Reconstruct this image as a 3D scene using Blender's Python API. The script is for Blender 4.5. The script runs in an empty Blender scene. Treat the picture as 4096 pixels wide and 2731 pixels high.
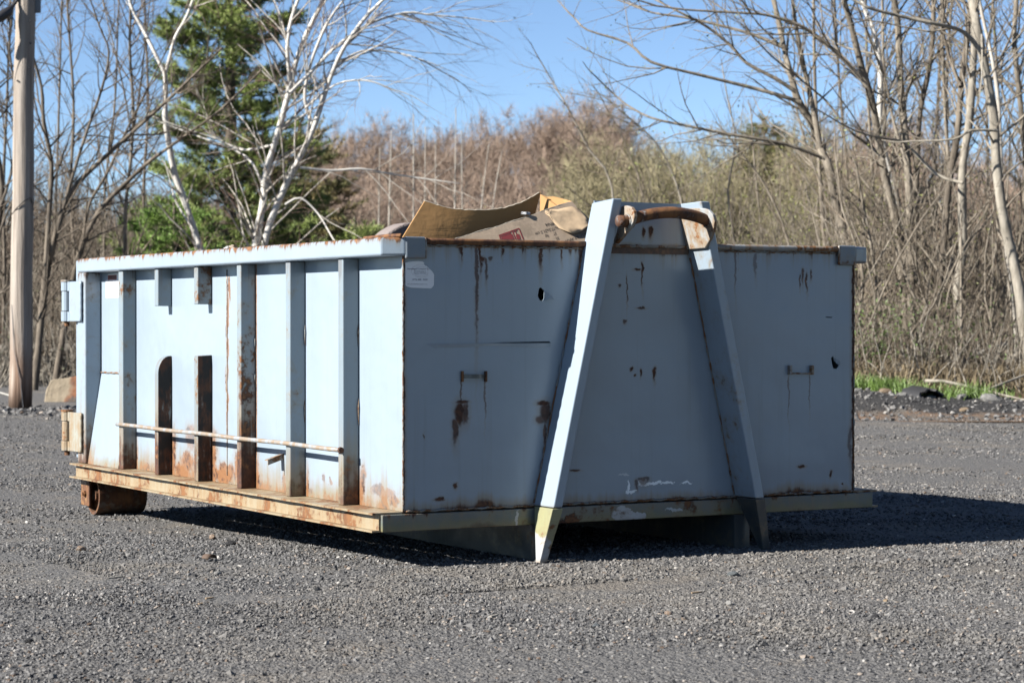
import bpy, bmesh, math, random
import numpy as np
from mathutils import Vector, Matrix, geometry

# ------------------------------------------------------------------ camera, sky, sun, exposure
SC = bpy.context.scene
COL = SC.collection
R = math.radians
CAM = Vector((-3.9905, -7.8524, 0.9569))
YAW, PITCH, ROLL = R(60.3109), R(0.5181), R(0.0127)
FPX = 9081.67 / 1.7415          # focal length in pixels of a 2352 px wide frame
CX, CY = 1176.0, 784.1
FWH = Vector((math.cos(YAW), math.sin(YAW), 0))
RT = Vector((math.sin(YAW), -math.cos(YAW), 0))
FW = Vector((math.cos(YAW) * math.cos(PITCH), math.sin(YAW) * math.cos(PITCH), -math.sin(PITCH)))
UP = RT.cross(FW)

cam = bpy.data.cameras.new('camera')
cam.sensor_width = 36.0
cam.lens = 9081.67 / 4096 * 36
cam.clip_start, cam.clip_end = 0.1, 3000
cam.dof.use_dof = True
cam.dof.focus_distance = 9.4
cam.dof.aperture_fstop = 7.0
co = bpy.data.objects.new('camera', cam)
co.matrix_world = Matrix((( RT.x, UP.x, -FW.x, CAM.x), (RT.y, UP.y, -FW.y, CAM.y), (RT.z, UP.z, -FW.z, CAM.z), (0, 0, 0, 1)))
COL.objects.link(co)
SC.camera = co

SUN_AZ = math.atan(0.09)        # the light travels along +X and a little towards the camera
SUN_EL = R(31.3)
TRAVEL = Vector((math.cos(SUN_EL) * math.cos(SUN_AZ), -math.cos(SUN_EL) * math.sin(SUN_AZ), -math.sin(SUN_EL)))
sl = bpy.data.lights.new('sun', 'SUN')
sl.energy = 5.0
sl.angle = R(0.53)
sl.color = (1.0, 0.95, 0.87)
so = bpy.data.objects.new('sun', sl)
so.rotation_euler = TRAVEL.to_track_quat('-Z', 'Y').to_euler()
so.location = (-20, 2, 14)
COL.objects.link(so)

world = bpy.data.worlds.new('World')
SC.world = world
world.use_nodes = True
wn = world.node_tree
wn.nodes.clear()
sky = wn.nodes.new('ShaderNodeTexSky')
sky.sky_type = 'NISHITA'
sky.sun_disc = False
sky.sun_elevation = SUN_EL
tosun = -TRAVEL
sky.sun_rotation = math.atan2(tosun.x, tosun.y)
sky.altitude = 2600
sky.air_density = 0.85
sky.dust_density = 0.0
sky.ozone_density = 3.0
bg = wn.nodes.new('ShaderNodeBackground')
bg.inputs[1].default_value = 0.05
wo = wn.nodes.new('ShaderNodeOutputWorld')
wn.links.new(sky.outputs[0], bg.inputs[0])
wn.links.new(bg.outputs[0], wo.inputs[0])

SC.view_settings.view_transform = 'Standard'
SC.view_settings.look = 'None'
SC.view_settings.exposure = 1.68
SC.view_settings.gamma = 1.0
SC.view_settings.use_curve_mapping = False
SC.render.engine = 'CYCLES'
SC.cycles.max_bounces = 6
SC.cycles.diffuse_bounces = 3
SC.cycles.glossy_bounces = 3
SC.cycles.transmission_bounces = 2
SC.cycles.use_denoising = True
SC.cycles.caustics_reflective = False
SC.cycles.caustics_refractive = False

rng = random.Random(7)
NR = np.random.default_rng(7)

# ------------------------------------------------------------------ coordinates
def ray(px, py):
    a, b = (px - CX) / FPX, -(py - CY) / FPX
    return FW + RT * a + UP * b
def on(px, py, axis, val):            # photo point on a plane of the container (x, y or z = val)
    d = ray(px, py)
    return CAM + d * ((val - CAM[axis]) / d[axis])
def at(px, py, depth):                # photo point at a distance along the view
    return CAM + ray(px, py) * depth
def LT(s, t, z=0.0):                  # metres sideways and away from the viewer's standing place
    p = CAM + RT * s + FWH * t
    return Vector((p.x, p.y, z))
def sm(a, b, x):
    t = min(1.0, max(0.0, (x - a) / (b - a)))
    return t * t * (3 - 2 * t)
def lot_z(x, y):
    return -0.05 * sm(0.1, 3.3, y)

# ------------------------------------------------------------------ node expressions
class Nd:
    def __init__(s, name, k=.5):
        s.k = k * .77          # reflectance scale shared by all surfaces
        s.m = bpy.data.materials.new(name)
        s.m.use_nodes = True
        s.t = s.m.node_tree
        s.t.nodes.clear()
        s.out = s.t.nodes.new('ShaderNodeOutputMaterial')
        s.b = s.t.nodes.new('ShaderNodeBsdfPrincipled')
        s.t.links.new(s.b.outputs[0], s.out.inputs[0])
        s._co = None
    def n(s, k): return s.t.nodes.new(k)
    def put(s, sock, v):
        if isinstance(v, X): s.t.links.new(v.s, sock)
        elif isinstance(v, (tuple, list)): sock.default_value = tuple(v) if len(v) == len(sock.default_value) else tuple(v) + (1,)
        else: sock.default_value = v
    def set(s, **k):
        nm = dict(col='Base Color', rough='Roughness', metal='Metallic', spec='Specular IOR Level', alpha='Alpha', coat='Coat Weight', emit='Emission Strength')
        for a, v in k.items():
            if a == 'bump':
                b = s.n('ShaderNodeBump'); s.put(b.inputs['Height'], v[0]); b.inputs['Distance'].default_value = v[1]; b.inputs['Strength'].default_value = v[2] if len(v) > 2 else 1.0
                s.t.links.new(b.outputs[0], s.b.inputs['Normal'])
            else:
                if a == 'col' and s.k != 1:
                    if isinstance(v, X): v = s.scale(v, (s.k,) * 3)
                    else: v = tuple(c * s.k for c in v)
                s.put(s.b.inputs[nm[a]], v)
        return s.m
    def co(s):
        if s._co is None:
            c = s.n('ShaderNodeTexCoord'); s._co = X(s, c.outputs['Object'])
        return s._co
    def sep(s, v):
        c = s.n('ShaderNodeSeparateXYZ'); s.put(c.inputs[0], v)
        return [X(s, o) for o in c.outputs]
    def comb(s, x, y, z):
        c = s.n('ShaderNodeCombineXYZ')
        for i, v in enumerate((x, y, z)): s.put(c.inputs[i], v)
        return X(s, c.outputs[0])
    def scale(s, v, k):
        c = s.n('ShaderNodeVectorMath'); c.operation = 'MULTIPLY'; s.put(c.inputs[0], v); c.inputs[1].default_value = k
        return X(s, c.outputs[0])
    def noise(s, v, sc=5, det=3, rough=.55, dist=0):
        c = s.n('ShaderNodeTexNoise'); s.put(c.inputs['Vector'], v); c.inputs['Scale'].default_value = sc; c.inputs['Detail'].default_value = det
        c.inputs['Roughness'].default_value = rough; c.inputs['Distortion'].default_value = dist
        return X(s, c.outputs['Fac'])
    def voro(s, v, sc=5, feat='F1', out='Distance', rnd=1.0):
        c = s.n('ShaderNodeTexVoronoi'); c.feature = feat; s.put(c.inputs['Vector'], v); c.inputs['Scale'].default_value = sc; c.inputs['Randomness'].default_value = rnd
        return X(s, c.outputs[out])
    def mr(s, x, a, b, c=0., d=1.):
        k = s.n('ShaderNodeMapRange'); k.interpolation_type = 'SMOOTHSTEP'
        for i, v in enumerate((x, a, b, c, d)): s.put(k.inputs[i], v)
        return X(s, k.outputs[0])
    def mix(s, f, a, b):
        k = s.n('ShaderNodeMix'); k.data_type = 'RGBA'; s.put(k.inputs[0], f); s.put(k.inputs[6], a); s.put(k.inputs[7], b)
        return X(s, k.outputs[2])
    def attr(s, name, typ='GEOMETRY', out='Fac'):
        k = s.n('ShaderNodeAttribute'); k.attribute_name = name; k.attribute_type = typ
        return X(s, k.outputs[out])
    def rnd(s):
        k = s.n('ShaderNodeObjectInfo'); return X(s, k.outputs['Random'])
    def normal(s):
        k = s.n('ShaderNodeNewGeometry'); return X(s, k.outputs['True Normal'])
class X:
    def __init__(s, nd, sock): s.nd, s.s = nd, sock
    def op(s, o, *v, sw=False, clamp=False):
        k = s.nd.n('ShaderNodeMath'); k.operation = o; k.use_clamp = clamp
        vs = [s] + list(v)
        if sw: vs = vs[::-1]
        for i, q in enumerate(vs): s.nd.put(k.inputs[i], q)
        return X(s.nd, k.outputs[0])
    def __add__(s, o): return s.op('ADD', o)
    __radd__ = __add__
    def __sub__(s, o): return s.op('SUBTRACT', o)
    def __rsub__(s, o): return s.op('SUBTRACT', o, sw=True)
    def __mul__(s, o): return s.op('MULTIPLY', o)
    __rmul__ = __mul__
    def __truediv__(s, o): return s.op('DIVIDE', o)
    def max(s, o): return s.op('MAXIMUM', o)
    def min(s, o): return s.op('MINIMUM', o)
    def abs(s): return s.op('ABSOLUTE')

def plain(name, col, rough=.6, var=.25, sc=20, bump=0.0, metal=0.0, k=.5):
    m = Nd(name, k); n = m.noise(m.co(), sc, 4)
    c = m.mix(n, tuple(v * (1 - var) for v in col), tuple(min(1, v * (1 + var)) for v in col))
    kw = dict(col=c, rough=rough, metal=metal)
    if bump: kw['bump'] = (m.noise(m.co(), sc * 3, 5), bump)
    return m.set(**kw)

BLUE = (0.525, 0.65, 0.78)
RUSTD, RUSTM, RUSTL = (0.065, 0.022, 0.011), (0.17, 0.062, 0.024), (0.36, 0.155, 0.05)
STAIN = (0.48, 0.31, 0.15)

def paint(name, axis=0, base=BLUE, bottom=None, top=None, marks=(), spots=0.0, streak=0.0, patch=0.0, moss=None, edge=None, rough=.29, over=None, dark=(), grime=.18, warp=.014, bright=0.0):
    """weathered paint: axis = horizontal coordinate of the plate (0 x, 1 y)
    bottom/top = (z, height, amount); marks = (a, z, half width, half height, run, amount); patch = rust clouds"""
    m = Nd(name); P = m.co(); xyz = m.sep(P); a, z = xyz[axis], xyz[2]
    nf = m.noise(P, 42, 5, .62); nm = m.noise(P, 11, 5, .6); nb = m.noise(P, 2.3, 3)
    sp = m.scale(P, (34, 34, 1.1)) ; ns = m.noise(sp, 1.0, 3, .6)
    rust = None; stain = None
    def acc(r, s):
        nonlocal rust, stain
        rust = r if rust is None else rust.max(r)
        stain = s if stain is None else stain.max(s)
    if bottom:
        z0, h, k = bottom
        t = (z0 + h - z) * (1.0 / h)
        nw = m.noise(m.scale(P, (1, 1, .25)), 4.5, 3, .5); t = t + (nw - .5) * 1.9
        acc(m.mr(t + (nm - .5) * 1.3 + (ns - .5) * .9 + (nf - .5) * .5, .75, 1.2) * k, m.mr(t + (ns - .5) * 1.3 + (nm - .5) * .8, .0, .95) * (.8 * min(1, k * 1.3)))
    if top:
        z0, h, k = top
        t = (z - z0 + h) * (1.0 / h)
        acc(m.mr(t + (nm - .5) * .9 + (ns - .5) * 1.9, .78, 1.05) * k, m.mr(t + (ns - .5) * 2.4, .25, 1.0) * (.5 * k))
    if streak:
        s2 = m.noise(m.scale(P, (60, 60, .9)), 1.0, 2, .5)
        acc(m.mr(s2, .72, .78) * 0.0, m.mr(s2 + (nb - .5) * .4, .62, .82) * streak)
    if spots:
        acc(m.mr(nf + (nb - .5) * .5, .80 - .12 * spots, .84 - .12 * spots) * min(1, .6 + spots), m.mr(nf + (nb - .5) * .5, .70 - .12 * spots, .84 - .12 * spots) * .5)
    if patch:
        q = nm * .6 + nb * .55 + (nf - .5) * .35
        acc(m.mr(q, .74 - patch * .25, .82 - patch * .2), m.mr(q, .62 - patch * .25, .80 - patch * .2) * .6)
    if edge:                                   # rust along a vertical edge: (coordinate, width)
        for eg in edge:
            e0, w = eg[:2]; lim = 1.0
            if len(eg) > 2: lim = m.mr(z + (nm - .5) * .12, eg[2] + .06, eg[2] - .10)
            d = (a - e0).abs() * (1.0 / w)
            acc(m.mr(d + (nf - .5) * 1.6 + (nm - .5) * 1.6, .9, .35) * lim, m.mr(d + (nm - .5) * 1.4, 2.0, .5) * .6 * lim)
    if marks:
        aw = a + (nf - .5) * .022 + (nm - .5) * warp
        zw = z + (nf - .5) * .016 + (nm - .5) * warp
        for mk in marks:
            a0, z0, ra, rz, run, k = mk
            dx = (aw - a0) * (1.0 / ra)
            dz = zw - z0
            dn = (dz * (1.0 / rz)).max(dz * (-1.0 / max(run, rz)))
            d = dx * dx + dn * dn + (nf - .5) * 1.1
            acc(m.mr(d, 1.0, .25) * k, m.mr(d, 2.8, .3) * (.5 * min(1.0, k)))
    col = m.mix(m.mr(nb, .3, .7), tuple(v * .94 for v in base), base)
    col = m.mix(m.mr(ns, .52, .78) * grime, col, (.30, .31, .27, 1))
    col = m.mix(m.mr(nm, .60, .80) * (grime * .7), col, (.34, .37, .36, 1))
    if moss:
        z0, h, k = moss
        t = (z0 + h - z) * (1.0 / h)
        col = m.mix(m.mr(t + (nm - .5) * 1.4, .3, 1.0) * k, col, (.30, .31, .12, 1))
    if over:                                   # bare later coat of another colour: list of (a, z, ra, rz, colour)
        for (a0, z0, ra, rz, c2) in over:
            dx, dz = (a + (nm - .5) * .09 + (nf - .5) * .03 - a0) * (1 / ra), (z + (nm - .5) * .07 + (nf - .5) * .03 - z0) * (1 / rz)
            col = m.mix(m.mr(dx * dx + dz * dz, 1.1, .8), col, c2)
    r = None
    if rust is not None:
        rc = m.mix(m.mr(nf, .35, .65), RUSTD, RUSTM)
        rc = m.mix(m.mr(nm + (nf - .5) * .5, .55 - bright, .72 - bright), rc, RUSTL)
        sc_ = m.mix(m.mr(nm, .35, .65), STAIN, (.44, .36, .22))
        col = m.mix(stain.op('MULTIPLY', .8, clamp=True), col, sc_)
        rust = rust.op('MULTIPLY', 1.0, clamp=True)
        col = m.mix(rust, col, rc)
        r = rust * .5 + rough
    for (a0, z0, ra, rz) in dark:
        dx, dz = (a + (nm - .5) * .03 - a0) * (1 / ra), (z + (nm - .5) * .03 - z0) * (1 / rz)
        col = m.mix(m.mr(dx * dx + dz * dz, 1.0, .2) * .75, col, (.05, .06, .07, 1))
    h = nb * .5 + m.noise(P, .9, 2) * 1.4 + nf * .012
    if rust is not None: h = h + rust * nf * .05
    return m.set(col=col, rough=r if r is not None else rough, bump=(h, .04, .7))

def rusty(name, amount=.5, base=(.50, .47, .36), sc=9):
    m = Nd(name); P = m.co(); n1 = m.noise(P, sc, 6, .65); n2 = m.noise(P, sc * 5, 5, .6); n3 = m.noise(m.scale(P, (30, 30, 1.5)), 1, 3)
    f = m.mr(n1 + (n2 - .5) * .5 + (n3 - .5) * .25, .80 - amount * .55, .92 - amount * .55)
    rc = m.mix(m.mr(n2, .35, .68), RUSTD, RUSTM); rc = m.mix(m.mr(n1 * .6 + n3 * .5, .48, .68), rc, RUSTL)
    st = m.mix(m.mr(n1 + (n3 - .5) * .6, .3, .6) * .75, base, STAIN)
    return m.set(col=m.mix(f, st, rc), rough=f * .4 + .45, bump=(n2 + n1 * .5, .003, .6))

# ------------------------------------------------------------------ mesh helpers
class MB:
    def __init__(s): s.v, s.f = [], []
    def add(s, vs, fs):
        o = len(s.v); s.v += [tuple(v) for v in vs]; s.f += [tuple(i + o for i in f) for f in fs]; return s
    def box(s, x0, x1, y0, y1, z0, z1):
        return s.add([(x0, y0, z0), (x1, y0, z0), (x1, y1, z0), (x0, y1, z0), (x0, y0, z1), (x1, y0, z1), (x1, y1, z1), (x0, y1, z1)],
                     [(0, 3, 2, 1), (4, 5, 6, 7), (0, 1, 5, 4), (1, 2, 6, 5), (2, 3, 7, 6), (3, 0, 4, 7)])
    def prism(s, a, b):              # two matching outlines
        n = len(a)
        return s.add(list(a) + list(b), [tuple(range(n))[::-1], tuple(range(n, 2 * n))] + [(i, (i + 1) % n, n + (i + 1) % n, n + i) for i in range(n)])
    def tube(s, pts, r, n=10, caps=True):
        pts = [Vector(p) for p in pts]; rs = r if isinstance(r, (list, tuple)) else [r] * len(pts)
        rings = []
        t0 = (pts[1] - pts[0]).normalized()
        u = t0.cross(Vector((0, 0, 1)));  u = u if u.length > .05 else t0.cross(Vector((1, 0, 0))); u.normalize()
        vs = []
        for i, p in enumerate(pts):
            t = (pts[min(i + 1, len(pts) - 1)] - pts[max(i - 1, 0)]).normalized()
            u = (u - t * u.dot(t)).normalized(); w = t.cross(u)
            for k in range(n):
                a = 2 * math.pi * k / n
                vs.append(p + (u * math.cos(a) + w * math.sin(a)) * rs[i])
        fs = [(i * n + k, i * n + (k + 1) % n, (i + 1) * n + (k + 1) % n, (i + 1) * n + k) for i in range(len(pts) - 1) for k in range(n)]
        if caps: fs += [tuple(range(n))[::-1], tuple(range((len(pts) - 1) * n, len(pts) * n))]
        return s.add(vs, fs)
    def obj(s, name, mat, parent=None, bevel=0.0, smooth=False, seg=2):
        me = bpy.data.meshes.new(name); me.from_pydata(s.v, [], s.f)
        bm = bmesh.new(); bm.from_mesh(me); bmesh.ops.recalc_face_normals(bm, faces=bm.faces); bm.to_mesh(me); bm.free()
        return link(name, me, mat, parent, bevel, smooth, seg)
def link(name, me, mat, parent=None, bevel=0.0, smooth=False, seg=2):
    if mat is not None and not me.materials: me.materials.append(mat)
    o = bpy.data.objects.new(name, me); COL.objects.link(o)
    if parent is not None:
        o.parent = parent; o.matrix_parent_inverse = Matrix.Translation(parent.location).inverted() if parent.type == 'EMPTY' else Matrix.Identity(4)
        if parent.type != 'EMPTY': o.matrix_parent_inverse = Matrix.Identity(4)
    if smooth:
        for p in me.polygons: p.use_smooth = True
    if bevel:
        b = o.modifiers.new('bevel', 'BEVEL'); b.width = bevel; b.segments = seg; b.limit_method = 'ANGLE'; b.angle_limit = R(40)
    return o
def tag(o, label, cat=None, group=None, kind=None):
    o['label'] = label
    if cat: o['category'] = cat
    if group: o['group'] = group
    if kind: o['kind'] = kind
    return o
def empty(name, loc, label, cat, group=None):
    o = bpy.data.objects.new(name, None); o.location = loc; o.empty_display_size = .2; COL.objects.link(o)
    return tag(o, label, cat, group)
def fastmesh(name, V, quads=None, tris=None, smooth=False):
    me = bpy.data.meshes.new(name); V = np.asarray(V, dtype=np.float32)
    me.vertices.add(len(V)); me.vertices.foreach_set('co', V.ravel())
    loops, starts, tot, o = [], [], [], 0
    for F, k in ((quads, 4), (tris, 3)):
        if F is None or len(F) == 0: continue
        F = np.asarray(F, dtype=np.int32); loops.append(F.ravel()); starts.append(o + np.arange(len(F)) * k); tot.append(np.full(len(F), k)); o += F.size
    lp = np.concatenate(loops).astype(np.int32)
    me.loops.add(len(lp)); me.loops.foreach_set('vertex_index', lp)
    st = np.concatenate(starts).astype(np.int32); me.polygons.add(len(st)); me.polygons.foreach_set('loop_start', st)
    try: me.polygons.foreach_set('loop_total', np.concatenate(tot).astype(np.int32))
    except Exception: pass
    if smooth: me.polygons.foreach_set('use_smooth', np.ones(len(st), dtype=bool))
    me.update(calc_edges=True); me.validate()
    return me
def text(name, s, size, org, ex, ez, mat, parent, align='LEFT', sx=1.0):
    c = bpy.data.curves.new(name, 'FONT'); c.body = s; c.size = size; c.align_x = align; c.resolution_u = 2
    o = bpy.data.objects.new(name, c); COL.objects.link(o)
    bpy.context.view_layer.update()
    me = bpy.data.meshes.new_from_object(o.evaluated_get(bpy.context.evaluated_depsgraph_get()))
    bpy.data.objects.remove(o); bpy.data.curves.remove(c)
    ex, ez, org = Vector(ex), Vector(ez), Vector(org)
    for v in me.vertices: v.co = org + ex * (v.co.x * sx) + ez * v.co.y
    me.name = name; me.materials.clear()
    return link(name, me, mat, parent)

# ------------------------------------------------------------------ the container
W_, ZB, ZT, LR = 2.2, 0.217, 1.28, 3.576
PD = 0.0885
root = empty('roll_off_container', (0, 0, 0), 'pale blue steel roll-off container with rust streaks standing on the gravel', 'container')
def fm(px, py, w, h, run, k=1.0):      # a stain on the front plate, sizes in photo pixels
    p = on(px, py, 1, 0); return (p.x, p.z, w / 500, h / 580, run / 580, k)
def smk(px, py, w, h, run, k=1.0):     # a stain on the side plate
    p = on(px, py, 0, 0); d = (p - CAM).dot(FW); s = FPX / d
    return (p.y, p.z, w / (s * .42), h / s, run / s, k)

front_marks = [fm(1060, 565, 4, 8, 40), fm(1094, 565, 5, 10, 250, .8), fm(1103, 565, 4, 8, 70), fm(1241, 562, 5, 10, 70), fm(1289, 562, 4, 8, 46), fm(1335, 562, 8, 12, 90, .9), fm(1155, 562, 4, 7, 30), fm(1200, 562, 3, 6, 26),
  fm(1108, 592, 9, 6, 12), fm(1117, 596, 4, 6, 60, .8), fm(1104, 598, 4, 5, 40, .7), fm(1127, 591, 5, 4, 8, .8),
  fm(1062, 922, 17, 5, 6), fm(1056, 946, 13, 30, 36, 1), fm(1068, 945, 10, 26, 34, .9), fm(1046, 968, 9, 10, 60, .9), fm(1060, 890, 2.5, 26, 80, .7), fm(1114, 880, 2.5, 18, 100, .6),
  fm(1248, 926, 18, 8, 8), fm(1252, 947, 17, 28, 30, .9), fm(1238, 965, 13, 10, 12, .8), fm(1252, 985, 5, 16, 50, .8),
  fm(1010, 1146, 14, 4, 5), fm(1046, 1112, 5, 5, 12), fm(975, 1000, 2, 8, 8, .7),
  fm(1449, 848, 4, 4, 6), fm(1472, 853, 3, 8, 14), fm(1503, 850, 4, 8, 30), fm(1458, 862, 3, 3, 4), fm(1320, 1080, 16, 3, 4, .9), fm(1478, 1096, 16, 3, 22, .7), fm(1462, 1104, 4, 8, 30, .7),
  fm(1475, 608, 3, 10, 60), fm(1463, 620, 10, 3, 4), fm(1440, 650, 2, 22, 60, .8), fm(1472, 708, 13, 2, 3, .9), fm(1434, 737, 5, 4, 10, .8), fm(1423, 655, 4, 4, 6, .8),
  fm(1690, 582, 3, 6, 110, .5), fm(1735, 590, 5, 10, 60, .5), fm(1845, 620, 4, 8, 40, .8), fm(1853, 640, 3, 18, 40, .9), fm(1838, 640, 3, 12, 30, .8), fm(1862, 628, 3, 10, 20, .8),
  fm(1812, 870, 2, 10, 120, .5), fm(1860, 868, 2, 10, 90, .5), fm(1840, 1072, 12, 4, 5), fm(1908, 1086, 4, 7, 12), fm(1952, 1010, 6, 40, 60, .6), fm(1934, 1112, 5, 3, 4)]
M_front = paint('front plate paint', 0, bottom=(ZB, .05, 1.0), top=(1.27, .11, .9), marks=front_marks, warp=.04, spots=.12, streak=.07, edge=[(0.0, .012), (2.2, .016)], grime=.16,
                over=[(1.15, .286, .045, .008, (1.7, 1.85, 1.95)), (1.105, .295, .02, .016, (1.6, 1.75, 1.85)), (1.225, .283, .035, .005, (1.7, 1.85, 1.95)), (1.035, .275, .006, .03, (1.6, 1.75, 1.85)), (1.05, .255, .022, .006, (1.6, 1.75, 1.85)), (1.02, .33, .03, .004, (.9, 1, 1.1)), (1.32, .278, .03, .004, (1.7, 1.85, 1.95))])
side_marks = [smk(335, 1072, 16, 10, 14, .8), smk(418, 1082, 24, 26, 30, 1), smk(512, 1090, 34, 26, 30, 1), smk(545, 1075, 10, 40, 44, .9), smk(610, 1120, 20, 12, 14, .6), smk(700, 1128, 24, 10, 12, .55), smk(905, 1150, 14, 16, 20, .7), smk(523, 700, 3, 30, 260, .8), smk(521, 900, 3, 60, 110, .9), smk(440, 1000, 20, 30, 40, .6), smk(520, 1080, 30, 22, 24, .9), smk(430, 1060, 22, 30, 30, .9), smk(745, 1101, 5, 10, 10, .6), smk(760, 1106, 3, 8, 8, .6), smk(652, 1108, 4, 30, 30, .5),
              smk(880, 1128, 34, 14, 20, .55), smk(835, 1100, 8, 40, 50, .7), smk(527, 655, 4, 24, 40, .9)]
M_side = paint('side plate paint', 1, bottom=(ZB, .13, .8), warp=.09, bright=.2, marks=side_marks, spots=.05, streak=.10, moss=(ZB, .09, .45), edge=[(1.43, .008), (2.44, .05, .44), (1.93, .05, .46), (2.94, .03, .36), (.375, .04, .36), (.89, .02, .34), (1.42, .03, .36)], grime=.10)
M_rib = paint('stiffener paint', 1, base=(.40, .50, .58), bottom=(ZB + .14, .46, 1.0), top=(1.27, .30, .6), spots=.65, patch=.40, moss=(ZB, .22, .5), grime=.15)
M_rib2 = paint('stiffener paint near front', 1, base=(.40, .50, .58), bottom=(ZB + .07, .24, .9), top=(1.22, .25, .3), spots=.35, patch=.1, moss=(ZB, .25, .6), grime=.15)
M_rail = paint('rail paint', 1, bright=.12, top=(1.277, .045, 1.0), spots=.05, streak=.22, edge=None, grime=.10)
M_plain = paint('post paint', 0, spots=.12, streak=.08, grime=.12)
M_post = paint('hook post paint', 0, bottom=(.217, .02, .3), spots=.05, grime=.08, streak=.03)
M_post2 = paint('hook post edge paint', 0, spots=.30, patch=.20, grime=.25, streak=.12)
_m = Nd('black and rust on cut stiffener'); _n1 = _m.noise(_m.co(), 9, 5, .6); _n2 = _m.noise(_m.scale(_m.co(), (40, 40, 8)), 1.0, 4, .6); _z = _m.sep(_m.co())[2]
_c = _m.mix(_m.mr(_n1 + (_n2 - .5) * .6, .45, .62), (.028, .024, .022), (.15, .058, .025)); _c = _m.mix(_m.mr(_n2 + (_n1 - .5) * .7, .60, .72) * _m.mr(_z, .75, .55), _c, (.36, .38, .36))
M_stump = _m.set(col=_c, rough=.85)  # near-black mixed with rust brown, for the front faces of the stumps only
M_rpost = paint('rear post paint', 0, bottom=(ZB, .50, .9), top=(1.22, .16, .8), spots=.5, patch=.22, grime=.12)
M_cap = paint('rail end paint', 0, base=(.30, .38, .47), spots=.55, patch=.42, grime=.5, bottom=(1.195, .03, .7), top=(1.29, .03, .8))
M_sill = rusty('sill weathered', .56, (.56, .47, .32), 6)
M_sillf = paint('front sill paint', 0, bottom=(.135, .05, .55), top=(.225, .06, 1.0), spots=.4, patch=.36, streak=.4, base=(.24, .29, .29), grime=.4, moss=(.14, .08, .7),
                over=[(1.0, .165, .05, .035, (.85, .92, .98)), (1.06, .155, .06, .018, (.85, .92, .98)), (1.25, .172, .05, .007, (.8, .9, .95)), (.50, .17, .010, .03, (.8, .85, .9))])
M_foot = paint('foot paint', 0, base=(.52, .52, .30), spots=.3, patch=.05, moss=(-.02, .22, .3), over=[(.545, .04, .05, .08, (.72, .76, .80))], bottom=(0, .03, .8), grime=.3)
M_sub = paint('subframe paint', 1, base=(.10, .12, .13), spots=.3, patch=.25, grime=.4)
M_rust = rusty('rust brown', .95, (.3, .16, .08))
M_rust2 = rusty('rust mixed', .55, (.52, .56, .58), 14)
M_weld = rusty('weld bead', .62, (.34, .38, .40), 22)
M_bar = rusty('tie bar paint', .12, (.55, .61, .66), 16)
M_roll = rusty('roller steel', .8, (.16, .12, .10))
M_hinge = paint('hinge paint', 2, spots=.25, patch=.06, grime=.1)
M_hinge2 = rusty('hinge rusty paint', .30, (.56, .57, .50), 12)
M_in = plain('inside steel', (.16, .15, .14), .8, .4, 6)

# front plate with real tears
def outline_plate(name, outer, holes, y0, th, mat, parent):
    vs, es = [], []
    for poly in [outer] + holes:
        o = len(vs); n = len(poly); vs += [Vector(p) for p in poly]; es += [(o + i, o + (i + 1) % n) for i in range(n)]
    r = geometry.delaunay_2d_cdt(vs, es, [], 0, 1e-6)
    V, F = r[0], r[2]
    def inside(p, poly):
        c = False
        for i in range(len(poly)):
            (x1, y1), (x2, y2) = poly[i], poly[i - 1]
            if (y1 > p[1]) != (y2 > p[1]) and p[0] < (x2 - x1) * (p[1] - y1) / (y2 - y1) + x1: c = not c
        return c
    keep = []
    for f in F:
        c = ((V[f[0]].x + V[f[1]].x + V[f[2]].x) / 3, (V[f[0]].y + V[f[1]].y + V[f[2]].y) / 3)
        if inside(c, outer) and not any(inside(c, h) for h in holes): keep.append(f)
    mb = MB(); mb.add([(v.x, y0, v.y) for v in V], [tuple(f) for f in keep]); mb.add([(v.x, y0 + th, v.y) for v in V], [tuple(f)[::-1] for f in keep])
    for poly in [outer] + holes:
        n = len(poly); mb.add([(p[0], y0, p[1]) for p in poly] + [(p[0], y0 + th, p[1]) for p in poly], [(i, (i + 1) % n, n + (i + 1) % n, n + i) for i in range(n)])
    return mb.obj(name, mat, parent)
def fp(px, py): p = on(px, py, 1, 0); return (p.x, p.z)
hole1 = [fp(*q) for q in ((1238, 662), (1243, 660), (1251, 668), (1250, 686), (1246, 692), (1240, 690), (1235, 680))]
hole2 = [fp(*q) for q in ((1909, 822), (1914, 817), (1917, 830), (1924, 830), (1927, 840), (1922, 847), (1914, 846), (1911, 836))]
slit = [fp(*q) for q in ((1120, 787), (1180, 785.4), (1262, 784), (1265, 787.5), (1180, 787.8))]
slit2 = [fp(*q) for q in ((1896, 727), (1912, 728), (1911, 730), (1898, 729.5))]
fplate = outline_plate('front_panel', [(0, ZB), (W_, ZB), (W_, 1.262), (0, 1.262)], [hole1, hole2, slit, slit2], 0.0, .005, M_front, root)
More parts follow.
